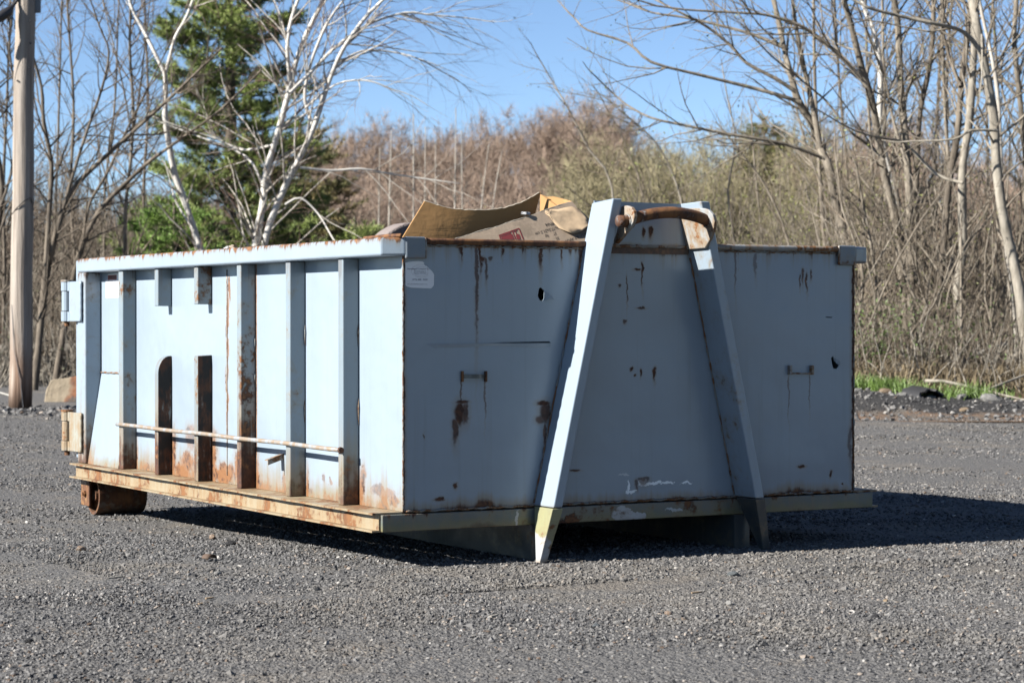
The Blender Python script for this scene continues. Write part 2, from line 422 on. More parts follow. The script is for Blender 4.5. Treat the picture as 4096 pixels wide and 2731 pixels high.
# bent flakes at the tears, lip under the long slit
def flap(pts, out, name='torn_flap'):
    a = [Vector((*[fp(*q)][0][:1], -.001, fp(*q)[1])) for q in pts]
    b = [v + Vector((0, -.001 - o, 0)) for v, o in zip(a, out)]
    mb = MB(); n = len(a); mb.add(b + [v + Vector((0, .003, 0)) for v in b], [tuple(range(n)), tuple(range(n, 2 * n))[::-1]] + [(i, (i + 1) % n, n + (i + 1) % n, n + i) for i in range(n)])
    return mb.obj(name, M_plain, fplate)
flap([(1249, 668), (1258, 675), (1267, 688), (1256, 686), (1252, 690)], [.002, .012, .020, .010, .002])
flap([(1916, 822), (1924, 830), (1925, 838), (1919, 834)], [.002, .015, .012, .003])
p0, p1 = fp(978, 789), fp(1264, 787.5)
mb = MB(); nseg = 14; top_, bot_ = [], []
for i in range(nseg + 1):
    t = i / nseg; x = p0[0] + (p1[0] - p0[0]) * t; zt_ = p0[1] + (p1[1] - p0[1]) * t - .001; h = .012 + .004 * math.sin(9 * t); dp = .007 * sm(0, .12, t) * (1 - .35 * t)
    top_.append((x, -.001 - dp, zt_)); bot_.append((x, -.001, zt_ - h - .012 * (1 - sm(0, .12, t))))
mb.add(top_ + bot_ + [(v[0], .0, v[2]) for v in top_], [(i, i + 1, nseg + 2 + i, nseg + 1 + i) for i in range(nseg)] + [(i, i + 1, 2 * (nseg + 1) + i + 1, 2 * (nseg + 1) + i) for i in range(nseg)])
mb.obj('buckled_lip', M_plain, fplate)

MB().box(.002, 2.198, .006, LR - .01, ZB, ZB + .006).obj('floor_plate', M_in, root)
# side plates
sp_ = MB().box(0, .005, .0055, 3.455, ZB + .0005, 1.2225).obj('side_panel', M_side, root)
tag(sp_, 'sunlit left side plate')
MB().box(2.195, 2.2, .0055, 3.455, ZB + .0005, 1.2225).obj('side_panel', M_side, root)
# lower flared plate beside the rear post
g = on(234, 858, 0, 0)
MB().prism([(-.001, 2.998, .690), (-.075, 2.998, .218), (-.001, 2.998, .218)], [(-.001, 3.4545, .690), (-.075, 3.4545, .218), (-.001, 3.4545, .218)]).obj('flared_plate', M_side, root)
MB().tube([(-.003, 2.999 + i * .045, .690 + .002 * (i % 2)) for i in range(11)], .005, 6).obj('weld_bead', M_weld, root, smooth=True)

# stiffeners: rectangular channels, two of them cut through in the middle
def stiff(y0, z0, z1, mat, x_in=0.0, sgn=-1, w=.047, d=.071, rounded=0.0, cut=0.0, name='stiffener', face=None):
    mb = MB(); ysec = (y0, y0 + w)
    xo = x_in + sgn * d
    if rounded:
        prof = [(x_in + sgn * .0005, z0), (xo, z0), (xo, z1 - rounded)]
        for k in range(1, 8):
            a = math.pi / 2 * k / 8
            prof.append((xo - sgn * (d * .85) * (1 - math.cos(a)), z1 - rounded + rounded * math.sin(a)))
        prof += [(xo - sgn * d * .85, z1), (x_in + sgn * .0005, z1)]
    else: prof = [(x_in + sgn * .0005, z0), (xo, z0), (xo, z1 - cut), (x_in + sgn * .0005, z1)]
    mb.prism([(x, ysec[0], z) for x, z in prof], [(x, ysec[1], z) for x, z in prof])
    o = mb.obj(name, mat, root, bevel=.004)
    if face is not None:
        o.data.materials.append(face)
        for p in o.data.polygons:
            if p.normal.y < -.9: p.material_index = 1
    return o
zcut1, zcut2 = on(375, 703, 0, -.035).z, on(380, 817, 0, -.035).z
zc1b, zc2b = on(468, 699, 0, -.035).z, on(470, 815, 0, -.035).z
ribY = [2.940, 2.452, 1.944, 1.437, .908, .390]
for i, y in enumerate(ribY):
    mt = M_rib if i < 4 else M_rib2
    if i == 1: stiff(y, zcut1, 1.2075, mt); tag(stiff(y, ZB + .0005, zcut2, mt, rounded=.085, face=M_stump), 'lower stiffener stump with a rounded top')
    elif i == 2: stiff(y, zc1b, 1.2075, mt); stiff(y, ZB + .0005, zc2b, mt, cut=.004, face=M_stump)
    else: stiff(y, ZB + .0005, 1.2075, mt, w=.062 if i == 0 else .047)
    stiff(y, ZB + .0005, 1.2075, M_rib2, x_in=W_, sgn=1)
# short weld beads on the stiffener roots
for (px, py, ln) in ((588, 790, 22), (588, 870, 20), (703, 770, 24), (702, 945, 26), (825, 770, 24), (826, 945, 30)):
    p = on(px, py, 0, 0); dz = ln / 560
    MB().tube([(-.004, p.y + .001, p.z + dz), (-.006, p.y - .002, p.z + dz * .3), (-.005, p.y, p.z - dz * .4), (-.004, p.y - .001, p.z - dz)], [.001, .0024, .002, .001], 6).obj('weld_bead', M_weld, root, smooth=True)
p = on(522, 800, 0, 0)
MB().tube([(-.001, p.y + .001 * math.sin(i * 2.1), 1.19 - i * .055) for i in range(18)], .0035, 5).obj('weld_seam', M_rust2, root, smooth=True)
# front left corner weld
for xx in (0.0, W_):
    MB().tube([(xx + .001 * math.sin(i * 1.7), -.001 + .0012 * math.sin(i * 2.6), ZB + .005 + i * .0245) for i in range(41)], [.0032 + .0013 * math.sin(i * 3.3) for i in range(41)], 6).obj('corner_weld', M_weld, root, smooth=True)
# rear posts, tailgate
for sgn, x0 in ((-1, 0.0), (1, W_)):
    xo = x0 + sgn * PD
    MB().box(min(xo, x0 + sgn * .0005), max(xo, x0 + sgn * .0005), 3.456, LR, ZB + .001, 1.2075).obj('rear_post', M_rpost, root, bevel=.008, seg=3)
gate = MB().box(-.075, 2.275, LR + .004, LR + .062, .24, 1.272).obj('tailgate', M_plain, root, bevel=.006)
for k in range(4): MB().box(.02 + k * .70, .09 + k * .70, LR + .0625, LR + .12, .25, 1.26).obj('gate_stiffener', M_plain, gate)
# hinges on the left rear edge
def hinge(z0, z1, m1, m2):
    hg = MB().box(-.104, -.090, 3.49, 3.665, z0, z1).obj('hinge', m1, root, bevel=.003)
    yk, xk = 3.715, -.098; h = z1 - z0
    for (a, b, rr) in ((0, .245, .030), (.765, 1, .030)): 
        MB().tube([(xk, yk, z0 + h * a), (xk, yk, z0 + h * b)], rr, 14).obj('knuckle', m1, hg, bevel=.002)
        MB().box(-.105, -.092, 3.66, 3.70, z0 + h * a, z0 + h * b).obj('hinge_leaf', m1, hg)
    MB().tube([(xk, yk, z0 + h * .26), (xk, yk, z0 + h * .75)], .027, 14).obj('knuckle', m1, hg, bevel=.002)
    MB().tube([(xk, yk, z0 - .025), (xk, yk, z1 + .006)], .014, 10).obj('hinge_pin', M_rust, hg)
    MB().tube([(xk, yk, z1 + .0005), (xk, yk, z1 + .010)], .033, 12).obj('pin_cap', m2, hg)
    MB().tube([(-.100, 3.486 + .002 * math.sin(i * 2), z0 + h * i / 16) for i in range(17)], [.007 + .0015 * (i % 2) for i in range(17)], 6).obj('weld_bead', m1, hg, smooth=True)
za, zb_ = on(182, 646, 0, -.1).z, on(182, 738, 0, -.1).z
hinge(zb_, za, M_hinge, M_rust2)
za, zb_ = on(180, 948, 0, -.1).z, on(180, 1038, 0, -.1).z
hinge(zb_, za, M_hinge2, M_rust)

# top rails with angled end caps
for sgn, x0 in ((-1, 0.0), (1, W_)):
    xo = x0 + sgn * PD; xi = x0 - sgn * .004
    a = [(xo, LR), (xo, .02), (x0 - sgn * .003, -.016), (xi - sgn * .03, -.0005), (xi - sgn * .03, LR)]
    rl = MB().prism([(x, y, 1.208) for x, y in a], [(x, y, ZT) for x, y in a]).obj('top_rail', M_rail if sgn < 0 else M_cap, root, bevel=.010, seg=3)
    gx0, gx1 = sorted((x0 - sgn * .004, x0 - sgn * .092))
    MB().box(gx0, gx1, -.0185, -.001, 1.198, 1.2835).obj('corner_gusset', M_cap, root, bevel=.006)
    MB().tube([(gx1 if sgn < 0 else gx0, -.014 + .0015 * math.sin(i * 2), 1.20 + i * .009) for i in range(10)], [.005 + .002 * (i % 2) for i in range(10)], 6).obj('weld_bead', M_weld, root, smooth=True)
MB().tube([(-.018, -.02, ZT + .007), (-.017, .10, ZT + .008), (-.02, .30, ZT + .006)], [.008, .008, .007], 8).obj('rim_pipe', M_rust, root, smooth=True)
# front rim bar and its weld
for (xa, xb) in ((.092, .826), (1.335, 2.106)):
    n = int((xb - xa) / .04)
    MB().tube([(xa + (xb - xa) * i / n, -.006, 1.267) for i in range(n + 1)], .0125, 10).obj('front_rim', M_rust2 if xa > 1 else M_rust, root, smooth=True)
    n = int((xb - xa) / .012)
    MB().tube([(xa + (xb - xa) * i / n, -.002, 1.249 + .0018 * math.sin(i * 1.9)) for i in range(n + 1)], [.003 + .0018 * (i % 3 == 0) for i in range(n + 1)], 5).obj('weld_bead', M_weld, root, smooth=True)

# base: side sills (channels open outwards), front sill, subframe
for sgn, x0 in ((-1, 0.0), (1, W_)):
    X0 = lambda d: x0 + sgn * d
    def bx(a, b, *r): return MB().box(min(X0(a), X0(b)), max(X0(a), X0(b)), *r)
    s = bx(.096, .104, .002, LR - .02, .1425, .2085).obj('side_sill', M_sill, root)
    n = 26; tv = []
    fl = MB()
    pts = [(X0(.133 + .002 * math.sin(i * 2.3) - (.002 if i % 5 == 0 else 0)), .003 + (LR - .003) * i / n) for i in range(n + 1)]
    poly = pts + [(X0(.001), LR), (X0(.001), .003)]
    fl.prism([(x, y, .209) for x, y in poly], [(x, y, .2168) for x, y in poly]); fl.obj('top_flange', M_sill, s)
    bx(.098, .134, -.0, LR, .142, .1495).obj('bottom_flange', M_sill, s)
fs_ = MB().box(-.0955, 2.2955, -.012, .03, .143, .2085).obj('front_sill', M_sillf, root, bevel=.003)
n = 150
MB().tube([(.01 + 2.18 * i / n, -.003, ZB + .001 + .002 * math.sin(i * 1.3)) for i in range(n + 1)], [.004 + .002 * (i % 2) for i in range(n + 1)], 5).obj('weld_bead', M_weld, fs_, smooth=True)
for (xa, xb) in ((.565, .640), (1.555, 1.630)):
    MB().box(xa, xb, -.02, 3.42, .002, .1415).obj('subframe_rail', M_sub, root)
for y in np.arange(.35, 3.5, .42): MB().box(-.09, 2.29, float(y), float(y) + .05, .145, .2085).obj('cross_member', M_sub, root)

# hook posts (leaning tubes) and pointed feet
def lean(z): return .585 + (z - .22) * .2266
for side in (0, 1):
    fx = (lambda x: x) if side == 0 else (lambda x: 2.195 - x)
    w = .044; D = .155; z0, z1 = .2195, 1.447
    q = lambda z, y, dx=0: (fx(lean(z) + dx), y, z)
    a = [q(z0, -D), q(z0, -D, w), q(z0, .002, w), q(z0, .002)]
    b = [q(z1, -D), q(z1, -D, w), q(z1 - .004, .002, w), q(z1 - .012, .002)]
    hp = MB().prism(a, b).obj('hook_post', M_post if side == 0 else M_post2, root, bevel=.006, seg=3)
    # weld along both roots
    for dx in (-.003, w + .003):
        MB().tube([q(z0 + .01 + i * .03, -.007 + .001 * math.sin(i), dx + .001 * math.sin(i * 2.3)) for i in range(34)], [.0032 + .0016 * math.sin(i * 2.9) for i in range(34)], 6).obj('weld_bead', M_weld, hp, smooth=True)
    zf = .2165
    a = [q(zf, -D - .002, -.003), q(zf, -D - .002, w + .003), q(zf, -.0135, w + .003), q(zf, -.0135, -.003)]
    zl = .0005
    b = [q(zl, -.128, .002), q(zl, -.128, w - .008), q(zl, -.100, w - .008), q(zl, -.100, .002)]
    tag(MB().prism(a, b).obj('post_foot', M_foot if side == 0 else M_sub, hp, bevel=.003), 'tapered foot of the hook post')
MB().prism([(.868, -.006, 1.232), (1.327, -.006, 1.232), (1.327, -.006, 1.441), (.868, -.006, 1.445)], [(.868, -.0006, 1.232), (1.327, -.0006, 1.232), (1.327, -.0006, 1.441), (.868, -.0006, 1.445)]).obj('hook_plate', paint('hook plate paint', 0, bottom=(1.262, .02, .8), spots=.15, marks=[(1.105, 1.325, .009, .02, .03, 1), (1.14, 1.335, .012, .015, .05, 1), (1.31, 1.37, .012, .08, .09, .9)]), root)
MB().tube([(.835 + i * .018, -.008, 1.263 + .002 * math.sin(i * 2)) for i in range(28)], [.005 + .0025 * (i % 2) for i in range(28)], 6).obj('weld_bead', M_weld, root, smooth=True)

# hook bar held by two ear plates
M_ear = rusty('ear plate', .42, (.60, .64, .66), 16)
def r7(a, b): return ((2300 + a / 2.851) / 1.7415, (750 + b / 2.851) / 1.7415)
def ear(xe, outl, th, name='ear_plate'):
    a = []
    for (pa, pb) in outl:
        p = on(*r7(pa, pb), 0, xe); a.append((xe, p.y, p.z))
    return MB().prism(a, [(x + th, y, z) for x, y, z in a]).obj(name, M_ear, root, bevel=.003)
xl, xr_ = .915, 1.262
ear(xl, [(530, 212), (590, 206), (640, 225), (668, 270), (676, 330), (660, 400), (610, 480), (540, 560), (470, 640), (443, 645), (440, 600), (470, 520), (490, 430), (500, 330)], .016)
def leanx(z): return 2.195 - lean(z) - .044
def ear_slant(outl, th):
    a = []
    for (pa, pb) in outl:
        xx = 1.31
        for _ in range(6): p = on(*r7(pa, pb), 0, xx); xx = leanx(p.z) - .002 - th
        a.append((xx, p.y, p.z))
    return MB().prism(a, [(x + th, y, z) for x, y, z in a]).obj('ear_plate', M_ear, root, bevel=.003)
ear_slant([(1185, 240), (1460, 236), (1520, 255), (1568, 310), (1590, 390), (1580, 470), (1540, 590), (1480, 690), (1275, 708), (1240, 560), (1205, 400)], .014)
xr_ = leanx(1.36) - .016
pL, pR = on(*r7(600, 385), 0, xl), on(*r7(1500, 380), 0, xr_)
yb = (pL.y + pR.y) / 2
bar = []
for i in range(25):
    t = i / 24; x = xl - .045 + (xr_ + .012 - xl + .045) * t
    tt = max(0, (x - xl) / (xr_ - xl)); bow = math.sin(math.pi * min(1, tt)) ** .8 if tt > 0 else 0
    z = pL.z + (pR.z - pL.z) * tt + .034 * bow; y = pL.y + (pR.y - pL.y) * tt - .012 * bow
    bar.append((x, y, z))
MB().tube(bar, .0235, 18).obj('hook_bar', rusty('hook bar worn paint', .86, (.40, .42, .44), 11), root, smooth=True)
for (xw, p) in ((xl - .002, pL), (xl + .018, pL), (xr_ - .002, pR)):
    MB().tube([(xw, p.y + .0255 * math.cos(a), p.z + .0255 * math.sin(a)) for a in np.linspace(0, 6.283, 19)], [.0035 + .001 * (i % 2) for i in range(19)], 6).obj('weld_ring', M_weld, root, smooth=True)

# small brackets on the front plate
def strap(pxl, pxr, py, hgt, bow, name='strap_handle'):
    a, b = fp(pxl, py), fp(pxr, py); n = 10; V = []
    for i in range(n + 1):
        t = i / n; x = a[0] + (b[0] - a[0]) * t; yy = -.003 - bow * math.sin(math.pi * t); z = a[1] + (b[1] - a[1]) * t
        V += [(x, yy, z), (x, yy, z - hgt), (x, yy + .003, z - hgt), (x, yy + .003, z)]
    mb = MB(); mb.add(V, [(4 * i + k, 4 * i + (k + 1) % 4, 4 * i + 4 + (k + 1) % 4, 4 * i + 4 + k) for i in range(n) for k in range(4)] + [(0, 1, 2, 3), (4 * n + 3, 4 * n + 2, 4 * n + 1, 4 * n)])
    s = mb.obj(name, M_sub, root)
    for e in (a, b): MB().box(e[0] - .004, e[0] + .004, -.012, -.0005, e[1] - .03, e[1] + .012).obj('tab', M_rust, s)
strap(1060, 1114, 859, .016, .028)
a, b = fp(1811, 857), fp(1861, 857)
hb = MB().tube([(a[0], -.0125, a[1]), (b[0], -.0125, b[1])], .004, 6).obj('strap_handle', M_rust2, root)
for e in (a, b): MB().box(e[0] - .005, e[0] + .005, -.02, -.0005, e[1] - .006, e[1] + .034).obj('tab', M_rust2, hb)

# long tie bar on the side, tarp hook
bp = [(-.0815, 2.995 - i * .1300, .4405 + .0015 * math.sin(i * .9)) for i in range(21)]
tb = MB().tube(bp, .0098, 10).obj('tie_bar', M_bar, root, smooth=True)
MB().tube([bp[-1], (-.0815, bp[-1][1] - .012, .440)], [.0135, .012], 8).obj('bar_end', M_rust, tb)
th_ = on(648, 1048, 0, 0)
tk = MB()
tk.prism([(-.0005, th_.y + .014, th_.z + .012), (-.075, th_.y + .014, th_.z - .012), (-.075, th_.y - .016, th_.z - .012), (-.0005, th_.y - .016, th_.z + .012)],
         [(-.0005, th_.y + .014, th_.z + .008), (-.075, th_.y + .014, th_.z - .016), (-.075, th_.y - .016, th_.z - .016), (-.0005, th_.y - .016, th_.z + .008)])
tk.prism([(-.0005, th_.y - .017, th_.z + .014), (-.075, th_.y - .017, th_.z - .010), (-.075, th_.y - .017, th_.z - .034), (-.0005, th_.y - .017, th_.z - .010)],
         [(-.0005, th_.y - .021, th_.z + .014), (-.075, th_.y - .021, th_.z - .010), (-.075, th_.y - .021, th_.z - .034), (-.0005, th_.y - .021, th_.z - .010)])
tk.obj('tarp_hook', M_rust2, root)
# rear rollers
for (xa, xb, xbk) in ((-.045, .215, -.072), (1.985, 2.245, 2.262)):
    yc, zc, rr = 3.46, .052, .1
    n = 36; mb = MB(); ring = []
    for (x, r) in ((xa, rr), (xb, rr), (xb, rr - .014), (xa, rr - .014)):
        ring.append([(x, yc + r * math.cos(2 * math.pi * k / n), zc + r * math.sin(2 * math.pi * k / n)) for k in range(n)])
    mb.add(sum(ring, []), [(i * n + k, i * n + (k + 1) % n, ((i + 1) % 4) * n + (k + 1) % n, ((i + 1) % 4) * n + k) for i in range(4) for k in range(n)])
    ro = mb.obj('roller', M_roll, root, bevel=.002)
    MB().tube([(xa + .006, yc, zc), (xb - .006, yc, zc)], .03, 14).obj('axle', M_roll, ro)
    MB().tube([(xa + .03, yc, zc), (xa + .036, yc, zc)], .087, 30).obj('web_plate', M_roll, ro)
    br = MB().box(xbk, xbk + .012, 3.445, 3.572, -.002, .1418).obj('roller_bracket', rusty('bracket rust', .75, (.45, .22, .08), 10), root, bevel=.002)
    MB().tube([(xbk - .012, 3.50, .06), (xbk, 3.50, .06)], .017, 6).obj('bolt_head', M_rust, br)
    MB().tube([(xbk - .02, 3.50, .06), (xbk - .012, 3.50, .06)], .009, 8).obj('bolt_end', M_rust, br)

# stickers
M_white = plain('sticker vinyl', (.78, .80, .83), .35, .05, 8, k=.95)
M_ink = plain('navy print', (.045, .05, .16), .5, .1)
M_ink2 = plain('grey print', (.16, .17, .24), .5, .1)
M_inkr = plain('faded red print', (.60, .46, .50), .5, .1)
M_red = plain('red print', (.42, .06, .035), .5, .15)
M_black = plain('black print', (.02, .02, .022), .5, .1)
def r1(a, b): return ((1600 + a / 11.2) / 1.7415, (1030 + b / 11.2) / 1.7415)
out_ = [(235, 235), (380, 200), (560, 175), (820, 162), (1000, 182), (1090, 240), (1050, 262), (1130, 375), (1180, 372), (1290, 480), (1430, 610), (1510, 740), (1522, 780), (1512, 1230), (1480, 1290), (1385, 1385), (1000, 1375), (500, 1350), (300, 1300), (262, 1270), (240, 1230)]
pp = [fp(*r1(*q)) for q in out_]
stk = MB().prism([(x, -.0012, z) for x, z in pp], [(x, -.0004, z) for x, z in pp]).obj('company_sticker', M_white, root)
tag(stk, 'white company sticker with a torn corner')
def line(s, ax, bx, y, h, mat, par=stk):
    a, b = fp(*r1(ax, y)), fp(*r1(bx, y)); wd = b[0] - a[0]
    o = text('lettering', s, 1.0, (0, 0, 0), (1, 0, 0), (0, 0, 1), mat, par)
    w0 = max(v.co.x for v in o.data.vertices); hz = h / 11.2 / 1.7415 / 580
    for v in o.data.vertices: v.co = Vector((a[0] + v.co.x / w0 * wd, -.0018, a[1] + v.co.z * hz / .72))
line('International Container Co.', 305, 1320, 535, 72, M_ink)
line('110 North Bridge St.', 615, 1155, 640, 50, M_ink2)
line('Holyoke, MA 01040', 608, 1165, 728, 50, M_ink2)
line('(413) 538 - 9200', 540, 1225, 1020, 78, M_ink)
line('www.internationalcontainerco.com', 320, 1222, 1205, 44, M_ink2)
for (cx, cy, rx, ry) in ((960, 620, 330, 210), (960, 600, 460, 290)):
    pts = []
    for k in range(41):
        a = 2 * math.pi * k / 40; q = fp(*r1(min(cx + rx * math.cos(a), 1240), cy + ry * math.sin(a))); pts.append((q[0], -.0014, q[1]))
    MB().tube(pts, .0003, 4).obj('oval_logo', M_inkr, stk)
def sp2(px, py): return on(px, py, 0, 0)
def r2s(a, b): return ((400 + a / 12.06) / 1.7415, (1080 + b / 12.06) / 1.7415)
def side_quad(name, outl, mat, par, dx=.0012):
    q = [sp2(*r2s(*o)) for o in outl]
    return MB().prism([(-dx, p.y, p.z) for p in q], [(-dx + .0006, p.y, p.z) for p in q]).obj(name, mat, par)
ws = side_quad('warning_sticker', [(290, 490), (380, 480), (380, 240), (420, 205), (905, 165), (905, 1325), (310, 1350), (290, 1320)], M_white, root)
tag(ws, 'white warning sticker with a red heading')
side_quad('red_heading', [(395, 260), (815, 225), (815, 470), (395, 490)], M_red, ws, .0018)
def side_text(s, ax, bx, y, h, mat):
    a, b = sp2(*r2s(ax, y)), sp2(*r2s(bx, y)); o = text('lettering', s, 1.0, (0, 0, 0), (1, 0, 0), (0, 0, 1), mat, ws)
    w0 = max(v.co.x for v in o.data.vertices); hz = h / 12.06 / 1.7415 / 440
    for v in o.data.vertices: v.co = Vector((-.0026, a.y + (b.y - a.y) * v.co.x / w0, a.z + v.co.z * hz / .72))
side_text('WARNING', 450, 790, 415, 130, M_black)
for (yy, xx) in ((655, 745), (735, 710), (812, 690), (965, 725), (1042, 790), (1120, 775), (1197, 640)):
    side_quad('print_line', [(590, yy), (xx, yy - 6), (xx, yy + 4), (590, yy + 10)], M_ink2, ws, .0018)
side_quad('print_line', [(335, 1292), (770, 1280), (770, 1290), (335, 1302)], M_ink2, ws, .0018)
pts = [(-.0015, *(sp2(*r2s(445 + 85 * math.cos(a), 865 + 330 * math.sin(a)))[1:])) for a in np.linspace(0, 6.283, 33)]
MB().tube(pts, .0007, 4).obj('pictogram', M_ink, ws)

# ------------------------------------------------------------------ the ground
def verge_h(s, t):
    k = sm(2.0, 3.6, s - .02 * (t - 23)) 
    b = .14 * sm(22.9, 24.2, t) + .17 * sm(24.0, 27.0, t) + .25 * sm(28, 45, t)
    b += .05 * math.sin(s * 1.7 + 1.0) * sm(23.2, 24.5, t) + .03 * math.sin(s * 4.1 + t * 2.0) * sm(23, 24, t)
    return -.05 + k * b
def gh(s, t):
    return verge_h(s, t) if s > 1.5 else -.05 + .25 * sm(38, 60, t)

def hill_z(s, t):
    return -.3 + (9.6 + 1.0 * math.sin(s * .13 + .6) + .5 * math.sin(s * .41) - 2.6 * sm(-8, -22, s)) * sm(92, 160, t)

m = Nd('gravel ground'); P = m.co()
v1 = m.voro(P, 120); v1c = m.voro(P, 120, out='Color'); v2 = m.voro(P, 45); v2c = m.voro(P, 45, out='Color'); nb = m.noise(P, .55, 4); nl = m.noise(P, 3.0, 5)
c1 = m.sep(v1c)[0]; c2 = m.sep(v2c)[1]
col = m.mix(c1, (.124, .123, .125), (.292, .285, .28)); col = m.mix(m.mr(c2, .2, .9) * .5, col, (.24, .234, .228))
col = m.mix(m.mr(nl + (nb - .5) * .8, .50, .72) * .55, col, (.36, .315, .26))
col = m.mix(m.mr(nl * .6 + nb * .6, .42, .30) * .6, col, (.085, .078, .072))
col = m.mix(m.mr(c1, .965, .98), col, (.55, .5, .43))
M_ground = m.set(col=col, rough=.92, spec=.25, bump=((1.0 - v1) * .5 + (1.0 - v2) * .8 + nl * .6, .013, .9))
ts = [2, 4] + list(np.arange(5, 16, .5)) + [17, 18, 19, 20, 22, 25, 30, 36, 45, 60, 90, 150, 300, 700]
ss = [-500, -200, -80, -40, -20, -12] + list(np.arange(-8, 8.1, .5)) + [12, 20, 40, 80, 200, 500]
V = []
for t in ts:
    for s in ss:
        p = LT(s, t); V.append((p.x, p.y, lot_z(p.x, p.y) + (.012 * math.sin(p.x * 2.3 + 1) * math.sin(p.y * 1.9) if (abs(p.x - 1.1) > 2.2 or p.y < -.8) and t < 40 else 0)))
n = len(ss)
q = [(i * n + j, i * n + j + 1, (i + 1) * n + j + 1, (i + 1) * n + j) for i in range(len(ts) - 1) for j in range(n - 1)]
gr = link('gravel_lot', fastmesh('gravel_lot', V, q, smooth=True), M_ground)
tag(gr, 'flat grey gravel lot', kind='structure')

# loose stones of the lot: one uncountable cover, angular chips
def stone_nodes(name, mat, nvar=6):
    ng = bpy.data.node_groups.new(name, 'GeometryNodeTree')
    ng.interface.new_socket('Geometry', in_out='INPUT', socket_type='NodeSocketGeometry')
    ng.interface.new_socket('Geometry', in_out='OUTPUT', socket_type='NodeSocketGeometry')
    N, Lk = ng.nodes.new, ng.links.new
    gi, go = N('NodeGroupInput'), N('NodeGroupOutput')
    join = N('GeometryNodeJoinGeometry')
    for k in range(nvar):
        ico = N('GeometryNodeMeshIcoSphere'); ico.inputs['Radius'].default_value = 1.0; ico.inputs['Subdivisions'].default_value = 1
        rv = N('FunctionNodeRandomValue'); rv.data_type = 'FLOAT_VECTOR'; rv.inputs[0].default_value = (-.42,) * 3; rv.inputs[1].default_value = (.42,) * 3; rv.inputs['Seed'].default_value = k * 17 + 3
        sp = N('GeometryNodeSetPosition'); Lk(ico.outputs[0], sp.inputs['Geometry']); Lk(rv.outputs[0], sp.inputs['Offset'])
        smt = N('GeometryNodeSetMaterial'); smt.inputs['Material'].default_value = mat; Lk(sp.outputs[0], smt.inputs[0])
        g2 = N('GeometryNodeGeometryToInstance'); Lk(smt.outputs[0], g2.inputs[0]); Lk(g2.outputs[0], join.inputs[0])
    iop = N('GeometryNodeInstanceOnPoints'); iop.inputs['Pick Instance'].default_value = True
    Lk(gi.outputs[0], iop.inputs['Points']); Lk(join.outputs[0], iop.inputs['Instance'])
    def na(nm, t):
        a = N('GeometryNodeInputNamedAttribute'); a.data_type = t; a.inputs['Name'].default_value = nm; return a.outputs[0]
    Lk(na('idx', 'INT'), iop.inputs['Instance Index']); Lk(na('rot', 'FLOAT_VECTOR'), iop.inputs['Rotation']); Lk(na('scl', 'FLOAT_VECTOR'), iop.inputs['Scale'])
    Lk(iop.outputs[0], go.inputs[0])
    return ng
def scatter(name, pts, size, mat, label, flat=.62, seed=1):
    r = np.random.default_rng(seed); n = len(pts); me = bpy.data.meshes.new(name); me.vertices.add(n); me.vertices.foreach_set('co', np.asarray(pts, np.float32).ravel())
    rot = np.stack([r.uniform(-.6, .6, n), r.uniform(-.6, .6, n), r.uniform(0, 6.28, n)], 1)
    scl = np.stack([size * r.uniform(.75, 1.3, n), size * r.uniform(.6, 1.0, n), size * r.uniform(.4, .9, n) * flat / .62], 1)
    for nm, ty, d, k in (('rot', 'FLOAT_VECTOR', rot, 'vector'), ('scl', 'FLOAT_VECTOR', scl, 'vector'), ('idx', 'INT', r.integers(0, 6, n), 'value'), ('tint', 'FLOAT', r.uniform(0, 1, n), 'value')):
        a = me.attributes.new(nm, ty, 'POINT'); a.data.foreach_set(k, np.ascontiguousarray(d, dtype=np.int32 if ty == 'INT' else np.float32).ravel())
    o = link(name, me, mat); md = o.modifiers.new('stones', 'NODES'); md.node_group = stone_nodes(name, mat)
    return tag(o, label, 'gravel', kind='stuff')
m = Nd('gravel stones'); tn = m.attr('tint', 'INSTANCER'); P = m.co()
col = m.mix(m.mr(tn, 0, .9), (.097, .098, .104), (.322, .316, .312))
col = m.mix(m.mr(tn, .955, .965), col, (.50, .43, .37)); col = m.mix(m.mr(tn, .985, .99), col, (.75, .72, .68)); col = m.mix(m.mr(tn, .90, .905) * m.mr(tn, .925, .92), col, (.22, .16, .12))
gp = m.n('ShaderNodeNewGeometry'); wp = X(m, gp.outputs['Position']); wn_ = m.noise(wp, .9, 4, .6); wn2 = m.noise(wp, .35, 3)
col = m.mix(m.mr(wn_ * .6 + wn2 * .5, .50, .68) * .5, col, (.32, .295, .26)); col = m.mix(m.mr(wn_ * .5 + wn2 * .6, .46, .34) * .75, col, (.085, .08, .078))
M_stone = m.set(col=col, rough=.85, spec=.3)
def scat_pts(t0, t1, dens, r, margin=1.35):
    area = .2255 * margin * (t1 * t1 - t0 * t0); n = int(area * dens)
    t = np.sqrt(r.uniform(t0 * t0, t1 * t1, n)); s = r.uniform(-.2255 * margin, .2255 * margin, n) * t
    return s, t
S, T, Z = [], [], []
for (t0, t1, dens, a, b) in ((5.0, 8.2, 6200, .0036, .0088), (8.2, 11, 3000, .0048, .0105), (11, 15, 1000, .006, .012), (15, 23.5, 260, .008, .015)):
    s, t = scat_pts(t0, t1, dens, NR); S.append(s); T.append(t); Z.append(a + (b - a) * NR.uniform(0, 1, len(s)) ** 2.2)
s, t = scat_pts(5.0, 12, 22, NR); S.append(s); T.append(t); Z.append(NR.uniform(.010, .016, len(s)))
S, T, Z = np.concatenate(S), np.concatenate(T), np.concatenate(Z)
x = CAM.x + RT.x * S + FWH.x * T; y = CAM.y + RT.y * S + FWH.y * T
